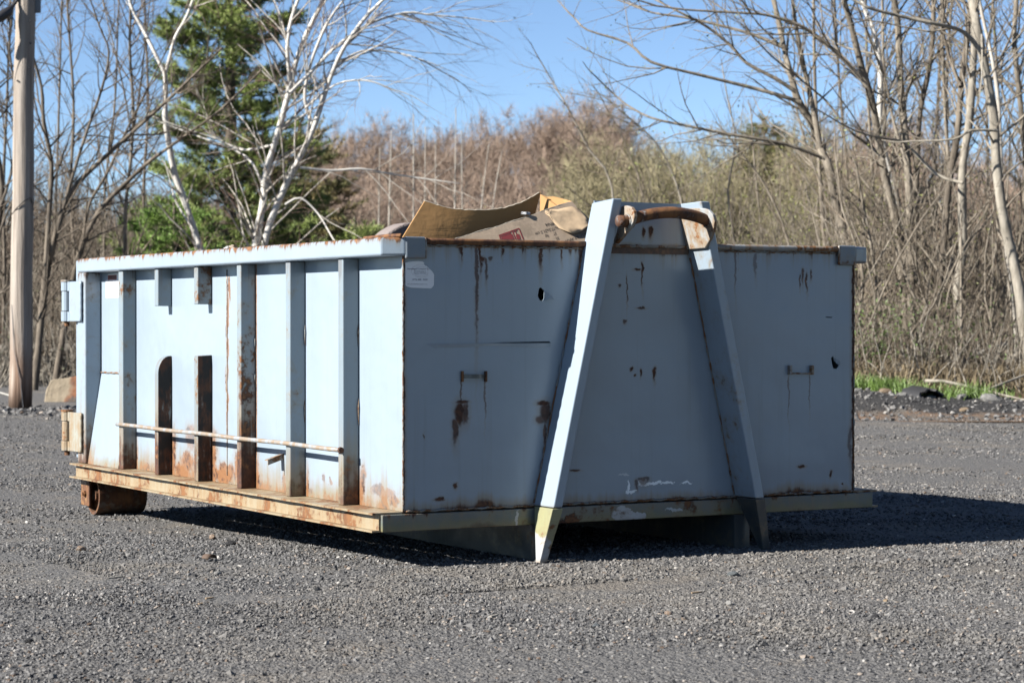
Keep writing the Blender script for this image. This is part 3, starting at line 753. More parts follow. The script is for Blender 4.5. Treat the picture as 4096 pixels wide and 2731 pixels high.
cl = np.sin(x * 1.3 + 2 * np.sin(y * .9)) * np.sin(y * 1.7 + 1.5 * np.sin(x * .8)) + .6 * np.sin(x * 4.1 + y * 2.2)      # barer and denser drifts
keep = NR.uniform(0, 1, len(x)) < np.clip(.70 + .48 * cl, .10, 1.0)
x, y, Z = x[keep], y[keep], Z[keep]
tt = np.clip((y - .1) / 3.2, 0, 1); z = -.05 * tt * tt * (3 - 2 * tt)
far = ((np.abs(x - 1.1) > 2.2) | (y < -.8)); z = z + np.where(far, .012 * np.sin(x * 2.3 + 1) * np.sin(y * 1.9), 0)
scatter('gravel_stones', np.stack([x, y, z + Z * .06], 1), Z, M_stone, 'loose crushed grey stones covering the lot')

# verge with leaf litter, dark rubble and a strip of rusty pine needles at the lot's edge
m = Nd('verge ground'); P = m.co(); xyz = m.sep(P); ty = xyz[1]
n1 = m.noise(P, 1.4, 4); n2 = m.noise(P, 14, 5, .65); n3 = m.noise(P, 60, 4, .6)
litter = m.mix(n2, (.11, .075, .05), (.30, .22, .14)); litter = m.mix(m.mr(n3, .5, .7) * .5, litter, (.36, .29, .20))
rub = m.mix(n3, (.04, .04, .042), (.15, .148, .15))
ndl = m.mix(m.mr(n1 + (n2 - .5) * .8, .35, .6), m.mix(n3, (.22, .21, .20), (.30, .26, .22)), m.mix(n2, (.30, .17, .10), (.48, .34, .24)))
e1 = ty + (n1 - .5) * 1.3 + (n2 - .5) * .6
col = m.mix(m.mr(e1, 23.35, 23.55), ndl, rub); col = m.mix(m.mr(e1, 24.7, 25.2), col, litter)
M_verge = m.set(col=col, rough=.95, spec=.1, bump=(n2 * .6 + n3 * .5, .05, .9))
VM = Matrix(((RT.x, FWH.x, 0, CAM.x), (RT.y, FWH.y, 0, CAM.y), (0, 0, 1, 0), (0, 0, 0, 1)))
ss = np.arange(1.6, 22, .22); ts = list(np.arange(22.6, 27, .16)) + list(np.arange(27, 70, 1.2))
V = [(s, t, verge_h(s, t) + .004 + .025 * rng.uniform(-1, 1) * sm(23.0, 23.9, t)) for t in ts for s in ss]; n = len(ss)
q = [(i * n + j, i * n + j + 1, (i + 1) * n + j + 1, (i + 1) * n + j) for i in range(len(ts) - 1) for j in range(n - 1)]
vo = link('verge', fastmesh('verge', V, q), M_verge); vo.matrix_world = VM; tag(vo, 'rough verge of rubble and leaf litter', kind='structure')
m = Nd('woodland floor'); P = m.co(); n2 = m.noise(P, 3, 5, .65); n3 = m.noise(P, 20, 4, .6)
M_floor = m.set(col=m.mix(n3, m.mix(n2, (.09, .065, .045), (.19, .14, .09)), (.16, .13, .10)), rough=.95, spec=.1, bump=(n3, .1, .8))
V, ts, ss = [], [37.5, 39, 42, 46, 50, 56, 62, 70, 80, 90, 105, 130], list(np.arange(-40, 41, 2.0))
for t in ts:
    for s in ss: V.append((s, t, -.044 + .25 * sm(38, 60, t) + .3 * sm(38, 42, t) * rng.uniform(-.1, .4)))
n = len(ss); q = [(i * n + j, i * n + j + 1, (i + 1) * n + j + 1, (i + 1) * n + j) for i in range(len(ts) - 1) for j in range(n - 1)]
fo = link('woodland_floor', fastmesh('woodland_floor', V, q, smooth=True), M_floor); fo.matrix_world = VM; tag(fo, 'brown leaf covered woodland floor', kind='structure')
V, ts, ss = [], list(np.arange(92, 180, 5.0)), list(np.arange(-60, 61, 3.0))
for t in ts:
    for s in ss: V.append((s, t, hill_z(s, t) + rng.uniform(-.15, .15)))
n = len(ss); q = [(i * n + j, i * n + j + 1, (i + 1) * n + j + 1, (i + 1) * n + j) for i in range(len(ts) - 1) for j in range(n - 1)]
ho = link('hill', fastmesh('hill', V, q, smooth=True), M_floor); ho.matrix_world = VM; tag(ho, 'low brown wooded slope far behind', kind='structure')

# ------------------------------------------------------------------ branch growth
def tubes(polys, sides):
    """polys: list of (pts[n,3], radii[n]) -> verts, quads"""
    groups = {}
    for p, r in polys: groups.setdefault(len(p), []).append((p, r))
    VV, QQ, o = [], [], 0
    for n, L in groups.items():
        P = np.array([a for a, _ in L], dtype=np.float64); Rr = np.array([b for _, b in L], dtype=np.float64)
        T = np.empty_like(P); T[:, 1:-1] = P[:, 2:] - P[:, :-2]; T[:, 0] = P[:, 1] - P[:, 0]; T[:, -1] = P[:, -1] - P[:, -2]
        T /= np.linalg.norm(T, axis=2, keepdims=True) + 1e-9
        ref = np.where(np.abs(T[:, :1, 2:3]) > .85, np.array([1.0, .2, 0]), np.array([0, 0.1, 1.0])) * np.ones_like(T)
        A = np.cross(T, ref); A /= np.linalg.norm(A, axis=2, keepdims=True) + 1e-9; B = np.cross(T, A)
        ang = np.arange(sides) * 2 * np.pi / sides
        ring = P[:, :, None, :] + Rr[:, :, None, None] * (A[:, :, None, :] * np.cos(ang)[None, None, :, None] + B[:, :, None, :] * np.sin(ang)[None, None, :, None])
        m_ = len(L); VV.append(ring.reshape(-1, 3))
        i, j, k = np.meshgrid(np.arange(m_), np.arange(n - 1), np.arange(sides), indexing='ij')
        b0 = o + (i * n + j) * sides; b1 = b0 + sides; k2 = (k + 1) % sides
        QQ.append(np.stack([b0 + k, b0 + k2, b1 + k2, b1 + k], -1).reshape(-1, 4)); o += m_ * n * sides
    return np.concatenate(VV), np.concatenate(QQ)
def branch_obj(name, polys, sides, mat, parent=None):
    V, Q = tubes(polys, sides)
    return link(name, fastmesh(name, V, Q, smooth=True), mat, parent)
G = np.random.default_rng(21)
def shoot(p, d, L, r0, r1, n, wander, trop):
    d = d / np.linalg.norm(d); pts = [p]; st = L / (n - 1)
    for i in range(n - 1):
        d = d + G.normal(0, wander, 3) + trop; d /= np.linalg.norm(d); p = p + d * st; pts.append(p)
    return np.array(pts), np.linspace(r0, r1, n)
def sprout(parents, per_m, ln, ang, rmax, n, wander, trop, t0=.1, rk=.55, keep=None):
    out = []
    for P, Rr in parents:
        seg = np.linalg.norm(np.diff(P, axis=0), axis=1); tot = seg.sum(); cum = np.concatenate([[0], np.cumsum(seg)])
        k = G.poisson(per_m * tot)
        for _ in range(k):
            t = G.uniform(t0, 1.0) * tot; i = min(len(seg) - 1, int(np.searchsorted(cum, t) - 1)); i = max(i, 0); f = (t - cum[i]) / max(seg[i], 1e-6)
            p = P[i] + (P[i + 1] - P[i]) * f; d = (P[i + 1] - P[i]) / max(seg[i], 1e-6); r = Rr[i] + (Rr[i + 1] - Rr[i]) * f
            if keep is not None and not keep(p): continue
            q = G.normal(0, 1, 3); q -= d * q.dot(d); q /= np.linalg.norm(q) + 1e-9
            a = G.uniform(*ang); L = G.uniform(*ln) * (1 - .45 * t / tot)
            rr = min(rmax, r * rk)
            out.append(shoot(p, d * math.cos(a) + q * math.sin(a), L, rr, rr * .35, n, wander, trop))
    return out
def limb(pts, D, r0, r1, base=True, ext=2.2, sway=.5, sub=3, ground=None):
    """main limb traced through photo points at distance D, from its foot upwards"""
    n = len(pts); dd = np.cumsum(G.normal(0, sway * .35, n)); dd -= dd[0]
    P = [np.array(at(px, py, D + dd[i])) for i, (px, py) in enumerate(pts)]
    if base:
        p = Vector(P[0]) - CAM; s, t = p.dot(RT), p.dot(FWH); z0 = gh(s, t) - .05
        if P[0][2] > z0 + .1:
            d = P[0] - P[1]; k = (P[0][2] - z0) / max(1e-3, -d[2]) if d[2] < -.05 else 0
            off = d * k if k else np.array([0, 0, 0]); h = np.hypot(off[0], off[1]); lim = .25 * (P[0][2] - z0)
            if h > lim: off[:2] *= lim / h
            P.insert(0, np.array([P[0][0] + off[0], P[0][1] + off[1], z0]))
    if ext:
        d = P[-1] - P[-2]; d /= np.linalg.norm(d); d[2] = abs(d[2]) if base else d[2]
        P.append(P[-1] + d * ext * .5); P.append(P[-1] + (d + G.normal(0, .15, 3)) * ext * .5)
    P = np.array(P); m_ = len(P); out = []
    for i in range(m_ - 1):                           # smooth
        p0, p1, p2, p3 = P[max(i - 1, 0)], P[i], P[i + 1], P[min(i + 2, m_ - 1)]
        for k in range(sub):
            t = k / sub; out.append(.5 * ((2 * p1) + (-p0 + p2) * t + (2 * p0 - 5 * p1 + 4 * p2 - p3) * t * t + (-p0 + 3 * p1 - 3 * p2 + p3) * t ** 3))
    out.append(P[-1]); out = np.array(out)
    return out, np.linspace(r0, r1, len(out)) * .84 * (1 + G.normal(0, .05, len(out)))
UPV = np.array([0, 0, 1.0])
def tree(name, label, cat, limbs, mats, spec, group=None, leaves=None, trunk_sides=9):
    """limbs: traced polylines (first one carries the foot); spec: list of sprout settings per level"""
    b = limbs[0][0][0]
    root_ = empty(name, Vector(b), label, cat, group)
    branch_obj('trunk', limbs, trunk_sides, mats[0], root_)
    lv = limbs; alln = []
    for i, sp in enumerate(spec):
        lv = sprout(lv, **sp)
        if not lv: break
        alln.append(lv)
    if alln: tag(branch_obj('limbs', alln[0], 4, mats[1], root_), 'bare side limbs', kind='stuff')
    fine = sum(alln[1:], [])
    if fine: tag(branch_obj('twigs', fine, 3, mats[2], root_), 'fine bare twigs', kind='stuff')
    if leaves and (fine or alln):
        leafy('spring_leaves', fine or alln[0], *leaves, root_)
    return root_
def leafy(name, polys, per, size, mat, parent=None):
    C = []
    for P, r in polys:
        for _ in range(G.poisson(per)): 
            i = G.integers(0, len(P)); C.append(P[i] + G.normal(0, .03, 3))
    if not C: return None
    C = np.array(C); n = len(C); A = G.normal(0, 1, (n, 3)); A /= np.linalg.norm(A, axis=1, keepdims=True); B = np.cross(A, G.normal(0, 1, (n, 3))); B /= np.linalg.norm(B, axis=1, keepdims=True)
    sz = size * G.uniform(.6, 1.3, (n, 1)); V = np.stack([C - A * sz, C + B * sz * .45, C + A * sz, C - B * sz * .45], 1).reshape(-1, 3)
    o = link(name, fastmesh(name, V, np.arange(4 * n).reshape(-1, 4)), mat, parent); tag(o, 'small spring leaves', kind='stuff'); return o

def bark(name, c1, c2, sc=(7, 7, 2), bump=.02, k=.74):
    m = Nd(name, k); P = m.co(); n1 = m.noise(m.scale(P, sc), 1.5, 5, .65); n2 = m.noise(P, 1.3, 3)
    col = m.mix(m.mr(n1, .3, .7), c1, c2); col = m.mix(m.mr(n2, .55, .75) * .4, col, tuple(v * .55 for v in c1))
    return m.set(col=col, rough=.9, spec=.15, bump=(n1, bump, .8))
def birch_bark():
    m = Nd('birch bark', .78); P = m.co(); n1 = m.noise(m.scale(P, (3, 3, 26)), 1.0, 4, .6); n2 = m.noise(m.scale(P, (2, 2, 3)), 1.2, 3)
    col = m.mix(n2, (.62, .59, .54), (.80, .78, .73)); col = m.mix(m.mr(n1 + (n2 - .5) * .4, .64, .72), col, (.07, .06, .055))
    return m.set(col=col, rough=.75, spec=.2)
M_birch = birch_bark()
M_blimb = bark('birch limb bark', (.42, .38, .33), (.68, .64, .57))
M_btwig = bark('birch twigs', (.16, .10, .085), (.30, .21, .17))
M_tan = bark('tan bark', (.17, .145, .115), (.37, .325, .265))
M_pale = bark('pale bark', (.25, .225, .185), (.47, .43, .365))
M_dark = bark('dark bark', (.11, .092, .075), (.26, .22, .175))
M_twig = bark('tan twigs', (.18, .145, .11), (.34, .285, .22))
M_twigd = bark('brown twigs', (.17, .135, .105), (.32, .26, .205))
M_twigr = bark('red brown twigs', (.27, .195, .15), (.45, .345, .27), k=.8)
M_twigg = bark('olive twigs', (.26, .23, .13), (.44, .39, .25), k=.74)
M_leaf = plain('spring leaf', (.30, .33, .08), .6, .35, 8)
M_leaf2 = plain('green leaf', (.15, .25, .05), .6, .35, 8)
M_bud = plain('red buds', (.34, .19, .15), .7, .3, 6)
def droop(k): return np.array([0, 0, -k])
def rise(k): return np.array([0, 0, k])
inframe = None

# ------------------------------------------------------------------ trees on the left
tw = lambda a=5, b=5: [dict(per_m=a, ln=(.5, 1.9), ang=(.4, 1.1), rmax=.016, n=6, wander=.13, trop=rise(.05), t0=.15), dict(per_m=b, ln=(.2, .75), ang=(.35, 1.0), rmax=.006, n=4, wander=.15, trop=rise(.03), t0=.15), dict(per_m=2.2, ln=(.12, .4), ang=(.35, 1.0), rmax=.0042, n=3, wander=.15, trop=rise(.02), t0=.2)]
D = 33
tree('bare_tree', 'dark forked bare tree right behind the utility pole', 'tree',
     [limb([(88, 800), (105, 640), (128, 540), (160, 445), (215, 385), (270, 335)], D, .075, .02, sway=.4), limb([(100, 690), (112, 500), (118, 380), (100, 280), (95, 200), (70, 110)], D, .05, .012, base=False),
      limb([(145, 480), (165, 410), (200, 300), (235, 200), (250, 120), (228, 60)], D, .032, .008, base=False)], (M_dark, M_dark, M_twigd), tw())
tree('bare_tree', 'dark leaning bare tree between the pole and the container, arching right', 'tree',
     [limb([(140, 800), (160, 680), (190, 560), (232, 480), (290, 420), (345, 370), (400, 330)], D + 1.5, .07, .015, sway=.4), limb([(190, 560), (205, 470), (245, 400), (290, 300), (320, 240)], D + 1.5, .032, .008, base=False)], (M_dark, M_dark, M_twigd), tw())
tree('bare_tree', 'slim upright grey tree left of the white birches', 'tree',
     [limb([(290, 800), (288, 600), (288, 480), (300, 370), (306, 250), (298, 120), (300, 20)], D + 3, .045, .018, sway=.2), limb([(302, 330), (320, 220), (328, 150), (338, 60)], D + 3, .018, .006, base=False), limb([(300, 300), (285, 210), (262, 110), (240, 20)], D + 3, .018, .006, base=False)], (M_tan, M_twigd, M_twigd), tw(5, 5))
tree('bare_tree', 'bare tree with drooping boughs at the left edge', 'tree',
     [limb([(-25, 790), (-15, 600), (5, 430), (-20, 280), (-10, 100)], D + 2, .075, .02, sway=.3), limb([(-10, 500), (25, 400), (40, 250), (22, 120), (30, 20)], D + 2, .03, .01, base=False), limb([(-10, 560), (20, 480), (50, 440), (85, 425)], D + 2, .025, .008, base=False)], (M_dark, M_dark, M_twigd), tw())

bt = lambda a=4.5, b=5.5: [dict(per_m=a, ln=(.7, 2.3), ang=(.35, .95), rmax=.017, n=7, wander=.10, trop=rise(.0), t0=.12), dict(per_m=b, ln=(.3, 1.0), ang=(.3, .9), rmax=.0062, n=5, wander=.11, trop=droop(.05), t0=.1), dict(per_m=3.4, ln=(.2, .6), ang=(.3, .9), rmax=.0042, n=4, wander=.12, trop=droop(.09), t0=.15)]
D = 35
tree('birch_tree', 'single white birch forking into a tall Y, left of the pine', 'tree',
     [limb([(500, 720), (474, 620), (452, 545), (425, 465), (402, 400), (388, 330), (379, 265), (381, 205), (378, 160)], D, .073, .045, ext=0, sway=.2), limb([(379, 170), (352, 115), (325, 62), (305, 25), (292, -15)], D, .036, .02, base=False, sway=.2, ext=2.5),
      limb([(380, 168), (392, 125), (403, 85), (428, 40), (447, -10)], D, .036, .02, base=False, sway=.2, ext=2.5), limb([(446, 530), (405, 465), (392, 420), (378, 370)], D, .022, .006, base=False, ext=0)],
     (M_birch, M_blimb, M_btwig), bt(2.6, 3.4))
tree('birch_tree', 'large multi-stemmed white birch with stems spreading to the right', 'tree',
     [limb([(590, 720), (585, 620), (590, 540), (605, 460), (610, 400), (640, 300), (665, 205), (690, 110), (735, 15)], D - 1, .082, .03, ext=2.5, sway=.3), limb([(600, 640), (612, 540), (650, 440), (690, 360), (722, 290), (755, 190), (790, 110), (840, 40), (880, 0)], D - 1, .066, .018, sway=.4),
      limb([(612, 440), (622, 360), (650, 270), (664, 190), (660, 110), (668, 50), (690, -15)], D - .6, .05, .02, base=False), limb([(720, 290), (700, 230), (710, 160), (735, 90), (760, 40), (800, -15)], D - 1.2, .036, .012, base=False), limb([(665, 215), (720, 160), (775, 105), (850, 55), (930, 30), (990, 35)], D - 1.5, .032, .008, base=False, ext=1.0),
      limb([(770, 150), (830, 118), (900, 120), (960, 135), (1015, 165)], D - 1, .02, .005, base=False, ext=.6), limb([(700, 250), (770, 195), (840, 185), (900, 205)], D - 1.3, .02, .005, base=False, ext=.6), limb([(640, 330), (560, 345), (505, 322), (440, 300)], D - 1, .024, .007, base=False, ext=.8),
      limb([(605, 430), (580, 375), (540, 345), (500, 330), (420, 300)], D - .8, .026, .007, base=False, ext=.4), limb([(690, 385), (760, 392), (830, 388), (900, 400), (985, 412)], D - 1.8, .024, .006, base=False, ext=.5), limb([(655, 470), (690, 455), (730, 490), (760, 540)], D - 2, .02, .006, base=False, ext=.3)],
     (M_birch, M_blimb, M_btwig), bt(4.6, 4.6))

# white pine behind the birches
def pine(name, label, px, D, ztop, wid, py0=None, seed=3, base_h=.6, mat=None, dens=1.0):
    r = np.random.default_rng(seed); p = at(px, 737, D); s, t = (p - CAM).dot(RT), (p - CAM).dot(FWH); b = LT(s, t, gh(s, t) - .05)
    ro = empty(name, b, label, 'tree'); b = np.array(b)
    branch_obj('trunk', [(np.array([b, b + UPV * ztop * .5 + [.1, 0, 0], b + UPV * ztop]), np.array([.17, .11, .02]))], 8, M_dark, ro)
    br, tufts = [], []
    z = base_h
    while z < ztop - .3:
        k = r.integers(4, 7); a0 = r.uniform(0, 6.28); f = (1 - z / ztop)
        for i in range(k):
            a = a0 + i * 6.283 / k + r.normal(0, .25); L = wid * (f ** .6) * r.uniform(.5, 1.15) + .25
            d = np.array([math.cos(a), math.sin(a), r.uniform(-.1, .5)]); P, Rr = shoot(b + UPV * (z + r.normal(0, .08)), d, L, .022 * (.4 + f), .006, 6, .05, rise(.03)); br.append((P, Rr))
            for q in range(int(11 * L * dens) + 3):
                u = r.uniform(.25, 1.0); c = P[int(u * 5)] + (P[min(5, int(u * 5) + 1)] - P[int(u * 5)]) * r.uniform(0, 1)
                e = d * r.uniform(.2, .8) + r.normal(0, .5, 3); e[2] = abs(e[2]) * .5 + .1; e /= np.linalg.norm(e); Ls = r.uniform(.15, .45)
                br.append((np.array([c, c + e * Ls * .5, c + e * Ls]), np.array([.006, .005, .003])))
                for w in range(4): tufts.append((c + e * Ls * (.35 + .22 * w), e))
        z += r.uniform(.16, .32)
    tag(branch_obj('boughs', br, 3, M_dark, ro), 'pine boughs')
    C = np.array([a for a, _ in tufts]); E = np.array([e for _, e in tufts]); m_ = 16
    C = np.repeat(C, m_, 0); E = np.repeat(E, m_, 0); n = len(C); dd = E * .8 + r.normal(0, .75, (n, 3)); dd /= np.linalg.norm(dd, axis=1, keepdims=True)
    sd = np.cross(dd, r.normal(0, 1, (n, 3))); sd /= np.linalg.norm(sd, axis=1, keepdims=True); L = r.uniform(.07, .15, (n, 1)); wdt = .0075
    V = np.stack([C - sd * wdt, C + sd * wdt, C + dd * L], 1).reshape(-1, 3)
    tag(link('needles', fastmesh('needles', V, tris=np.arange(3 * n).reshape(-1, 3)), mat or M_needle, ro), 'green pine needles', kind='stuff')
    return ro
m = Nd('pine needles', 1.0); n1 = m.noise(m.co(), 1.6, 3)
M_needle = m.set(col=m.mix(m.mr(n1, .3, .7), (.13, .18, .045), (.31, .38, .11)), rough=.55, spec=.3)
m = Nd('dry pine needles', 1.0); n1 = m.noise(m.co(), 1.2, 3)
M_needle2 = m.set(col=m.mix(m.mr(n1, .35, .65), (.11, .135, .05), (.30, .23, .11)), rough=.6, spec=.2)
m = Nd('bright pine needles', 1.0); n1 = m.noise(m.co(), 1.6, 3)
M_needle3 = m.set(col=m.mix(m.mr(n1, .3, .7), (.11, .20, .04), (.25, .37, .08)), rough=.55, spec=.3)
pine('pine_tree', 'tall dark green pine behind the white birches', 520, 43, 9.5, 2.0, seed=3, base_h=.9, dens=1.5)
pine('pine_tree', 'brownish pine at the right shoulder of the tall pine', 690, 47, 5.0, 1.6, seed=5, base_h=.5, mat=M_needle2)
pine('pine_tree', 'low bright green young pine in front of the tall pine', 400, 39, 3.1, 1.2, seed=8, base_h=.3, mat=M_needle3, dens=1.5)
pine('pine_tree', 'small dark pine low behind the birch, left of the cardboard', 815, 52, 3.3, .9, seed=9, base_h=.3, dens=1.0)
pine('pine_tree', 'dark green pine top rising over the far treeline on the right', 1755, 80, 7.6, 1.6, seed=12, base_h=4.0, dens=.8, mat=M_needle2)

# pale straight saplings behind the container
sap = [(893, 300, .030), (950, 262, .036), (975, 292, .026), (1000, 330, .022), (1044, 248, .036), (1062, 300, .022), (1102, 330, .02), (1128, 350, .02), (870, 340, .02)]
near_ = ['left of the tallest pair', 'tall, left one of the tallest pair', 'right beside the left tall one', 'short, in the middle of the row', 'tall, right one of the tallest pair, over the cardboard', 'right beside the right tall one', 'slanting, over the raised flap', 'short leaning, rightmost of the row', 'short, leftmost of the row']
for (px, pt, rr), nn in zip(sap, near_):
    lean_ = rng.uniform(-6, 6) + (22 if px > 1095 else 0)
    tree('sapling', 'slim pale sapling behind the container, ' + nn, 'sapling', [limb([(px - lean_ * .6, 700), (px - lean_ * .2, 560), (px + lean_ * .4, 430), (px + lean_, pt)], 54, rr * 1.25, .010, ext=0, sway=.1)], (M_blimb, M_pale, M_twig),
         [dict(per_m=4, ln=(.3, 1.0), ang=(.35, .8), rmax=.009, n=5, wander=.06, trop=rise(.08), t0=.3), dict(per_m=4, ln=(.15, .4), ang=(.3, .8), rmax=.006, n=3, wander=.08, trop=rise(.04))], group='pale saplings behind the container', trunk_sides=6)

# ------------------------------------------------------------------ trees on the right
rt = lambda a=4.8, b=5.4: [dict(per_m=a, ln=(.5, 2.0), ang=(.4, 1.1), rmax=.017, n=6, wander=.12, trop=rise(.05), t0=.12), dict(per_m=b, ln=(.2, .8), ang=(.35, 1.0), rmax=.006, n=4, wander=.14, trop=rise(.03), t0=.1), dict(per_m=2.0, ln=(.1, .4), ang=(.35, 1.0), rmax=.0042, n=3, wander=.14, trop=rise(.02), t0=.2)]
LV = (.5, .022, M_leaf)
tree('bare_tree', 'bare tree with two dark stems and long boughs sweeping left over the hook', 'tree',
     [limb([(1985, 740), (1942, 549), (1920, 469), (1905, 388), (1884, 340), (1869, 289), (1847, 253), (1829, 216), (1805, 128), (1788, 48), (1777, 0)], 31, .085, .03, sway=.2), limb([(1884, 340), (1869, 256), (1854, 190), (1840, 121), (1829, 66), (1820, 0)], 31, .05, .022, base=False),
      limb([(1840, 235), (1780, 216), (1720, 200), (1606, 172), (1496, 143), (1441, 99), (1350, 70), (1322, 44)], 30, .034, .006, base=False, ext=.4, sway=.3), limb([(1829, 212), (1780, 180), (1716, 146), (1679, 106), (1624, 62), (1560, 28), (1515, 5)], 30.5, .034, .008, base=False, ext=1, sway=.3),
      limb([(1895, 365), (1800, 330), (1690, 311), (1577, 289), (1496, 271), (1441, 242), (1405, 212), (1368, 176)], 30, .028, .005, base=False, ext=.3, sway=.3), limb([(1800, 110), (1730, 80), (1650, 58), (1570, 40), (1500, 30), (1440, 8)], 31, .03, .007, base=False, ext=.6)],
     (M_tan, M_tan, M_twig), rt(4.2, 4.6), leaves=(.25, .02, M_leaf))
tree('bare_tree', 'bare tree with a straight tan stem left of the whitish trunk', 'tree',
     [limb([(2085, 800), (2072, 640), (2059, 512), (2037, 421), (2026, 366), (2008, 256), (1993, 198), (1975, 139), (1957, 66), (1938, 0)], 30, .08, .035, sway=.2), limb([(1993, 200), (1920, 120), (1840, 60), (1760, 35), (1700, 30)], 29.5, .034, .01, base=False), limb([(2030, 370), (1990, 330), (1950, 300), (1900, 235), (1860, 200)], 29.6, .028, .008, base=False)],
     (M_tan, M_tan, M_twig), rt(), leaves=LV)
tree('bare_tree', 'whitish trunked tree in the middle of the right hand group', 'tree', [limb([(2100, 790), (2085, 620), (2063, 483), (2034, 359), (2021, 275), (2023, 183), (2012, 92), (1979, 0)], 33, .07, .03, sway=.2)], (M_birch, M_pale, M_twig), rt(3.4, 4))
tree('bare_tree', 'tall straight dark edged stem right of the whitish trunk', 'tree', [limb([(2098, 800), (2092, 640), (2089, 476), (2083, 359), (2074, 256), (2067, 165), (2063, 66), (2054, 0)], 29.5, .075, .04, sway=.15), limb([(2083, 380), (2050, 270), (2035, 190), (2005, 110)], 29.5, .026, .01, base=False)], (M_tan, M_tan, M_twig), rt(), leaves=LV)
tree('bare_tree', 'bare stem leaning right towards the top, centre of the right hand group', 'tree', [limb([(2112, 810), (2105, 650), (2103, 512), (2107, 366), (2114, 256), (2133, 165), (2142, 92), (2145, 0)], 31, .06, .03, sway=.15), limb([(2135, 150), (2170, 100), (2200, 70), (2240, 40)], 31, .024, .008, base=False)], (M_dark, M_tan, M_twig), rt(), leaves=LV)
tree('bare_tree', 'dark slender trunk leaning right beside the thick pale trunk', 'tree', [limb([(2150, 800), (2160, 640), (2169, 549), (2180, 421), (2199, 311), (2210, 176), (2224, 73), (2232, 0)], 28.5, .06, .04, sway=.15), limb([(2206, 200), (2180, 130), (2165, 60), (2172, 0)], 28.5, .03, .012, base=False)], (M_dark, M_tan, M_twig), rt())
tree('bare_tree', 'thick pale trunk standing in the verge undergrowth', 'tree', [limb([(2208, 872), (2205, 760), (2200, 660), (2212, 574), (2210, 476), (2213, 366), (2226, 286), (2235, 157), (2240, 40)], 28, .072, .05, sway=.1), limb([(2212, 420), (2150, 400), (2080, 330), (2040, 320)], 27.5, .026, .008, base=False)], (M_pale, M_tan, M_twig), rt(2.6, 3.4), leaves=LV)
tree('bare_tree', 'thickest rough barked trunk leaning left at the right edge', 'tree',
     [limb([(2362, 830), (2345, 690), (2328, 600), (2316, 549), (2301, 476), (2288, 366), (2283, 275), (2268, 183), (2246, 73), (2233, 0)], 26.5, .085, .055, sway=.1), limb([(2260, 130), (2215, 75), (2150, 55), (2080, 40), (2000, 20), (1960, 0)], 26.3, .034, .012, base=False), limb([(2290, 300), (2230, 300), (2190, 320), (2090, 325)], 26.3, .022, .006, base=False, ext=.3), limb([(2255, 80), (2256, 160), (2248, 240)], 26.3, .014, .006, base=False, ext=0)],
     (M_pale, M_tan, M_twig), rt(2.6, 3.2))
tree('birch_tree', 'pale grey birch stem rising close behind the thickest trunk', 'tree', [limb([(2335, 880), (2333, 760), (2318, 640), (2306, 520), (2298, 350), (2294, 240), (2280, 140), (2262, 60)], 27.4, .036, .024, sway=.1)], (M_blimb, M_tan, M_twig), rt(2.2, 3))
tree('bare_tree', 'slender bare tree filling the top right corner', 'tree', [limb([(2390, 800), (2372, 600), (2360, 420), (2345, 250), (2330, 100), (2335, 0)], 31, .06, .03, sway=.2), limb([(2352, 320), (2310, 240), (2300, 150), (2330, 60)], 31, .022, .008, base=False), limb([(2350, 420), (2300, 395), (2250, 400), (2200, 440)], 31, .02, .006, base=False)], (M_tan, M_tan, M_twig), rt(4.6, 4.6))
for (pts, D_, rr, lb) in (([(1425, 700), (1405, 428), (1353, 344), (1313, 264), (1277, 201), (1251, 157)], 40, .03, 'thin sapling leaning left beside the cardboard'), ([(1490, 700), (1478, 458), (1434, 326), (1397, 256)], 41, .022, 'thin tan sapling above the left hook post, leaning left'),
                          ([(1575, 700), (1570, 500), (1545, 400), (1500, 320), (1420, 250)], 38, .026, 'tan sapling arching left above the hook bar'), ([(1700, 700), (1688, 560), (1672, 440), (1690, 330), (1672, 230)], 37, .03, 'crooked pale sapling right of the right hook post'),
                          ([(1760, 720), (1752, 560), (1735, 400), (1728, 300)], 39, .026, 'upright sapling above the right half of the front rim'), ([(1850, 760), (1812, 560), (1760, 430), (1700, 350)], 33, .034, 'sapling leaning far left above the right rail end'),
                          ([(1968, 780), (1982, 640), (1965, 560), (1935, 480), (1925, 400)], 28, .03, 'crooked stem right beside the container corner'), ([(2040, 830), (2020, 700), (2000, 560), (1975, 430)], 28, .034, 'brown leaning stem in the verge thicket by the container')):
    tree('sapling', lb, 'sapling', [limb(pts, D_, rr, .008, ext=.6, sway=.3)], (M_tan if rng.random() < .7 else M_pale, M_twig, M_twig), [dict(per_m=5, ln=(.4, 1.6), ang=(.35, .9), rmax=.012, n=5, wander=.1, trop=rise(.05), t0=.15), dict(per_m=5, ln=(.2, .6), ang=(.3, .9), rmax=.006, n=3, wander=.12, trop=rise(.03))], leaves=(.5, .022, M_leaf), trunk_sides=7, group='thin saplings on the right')

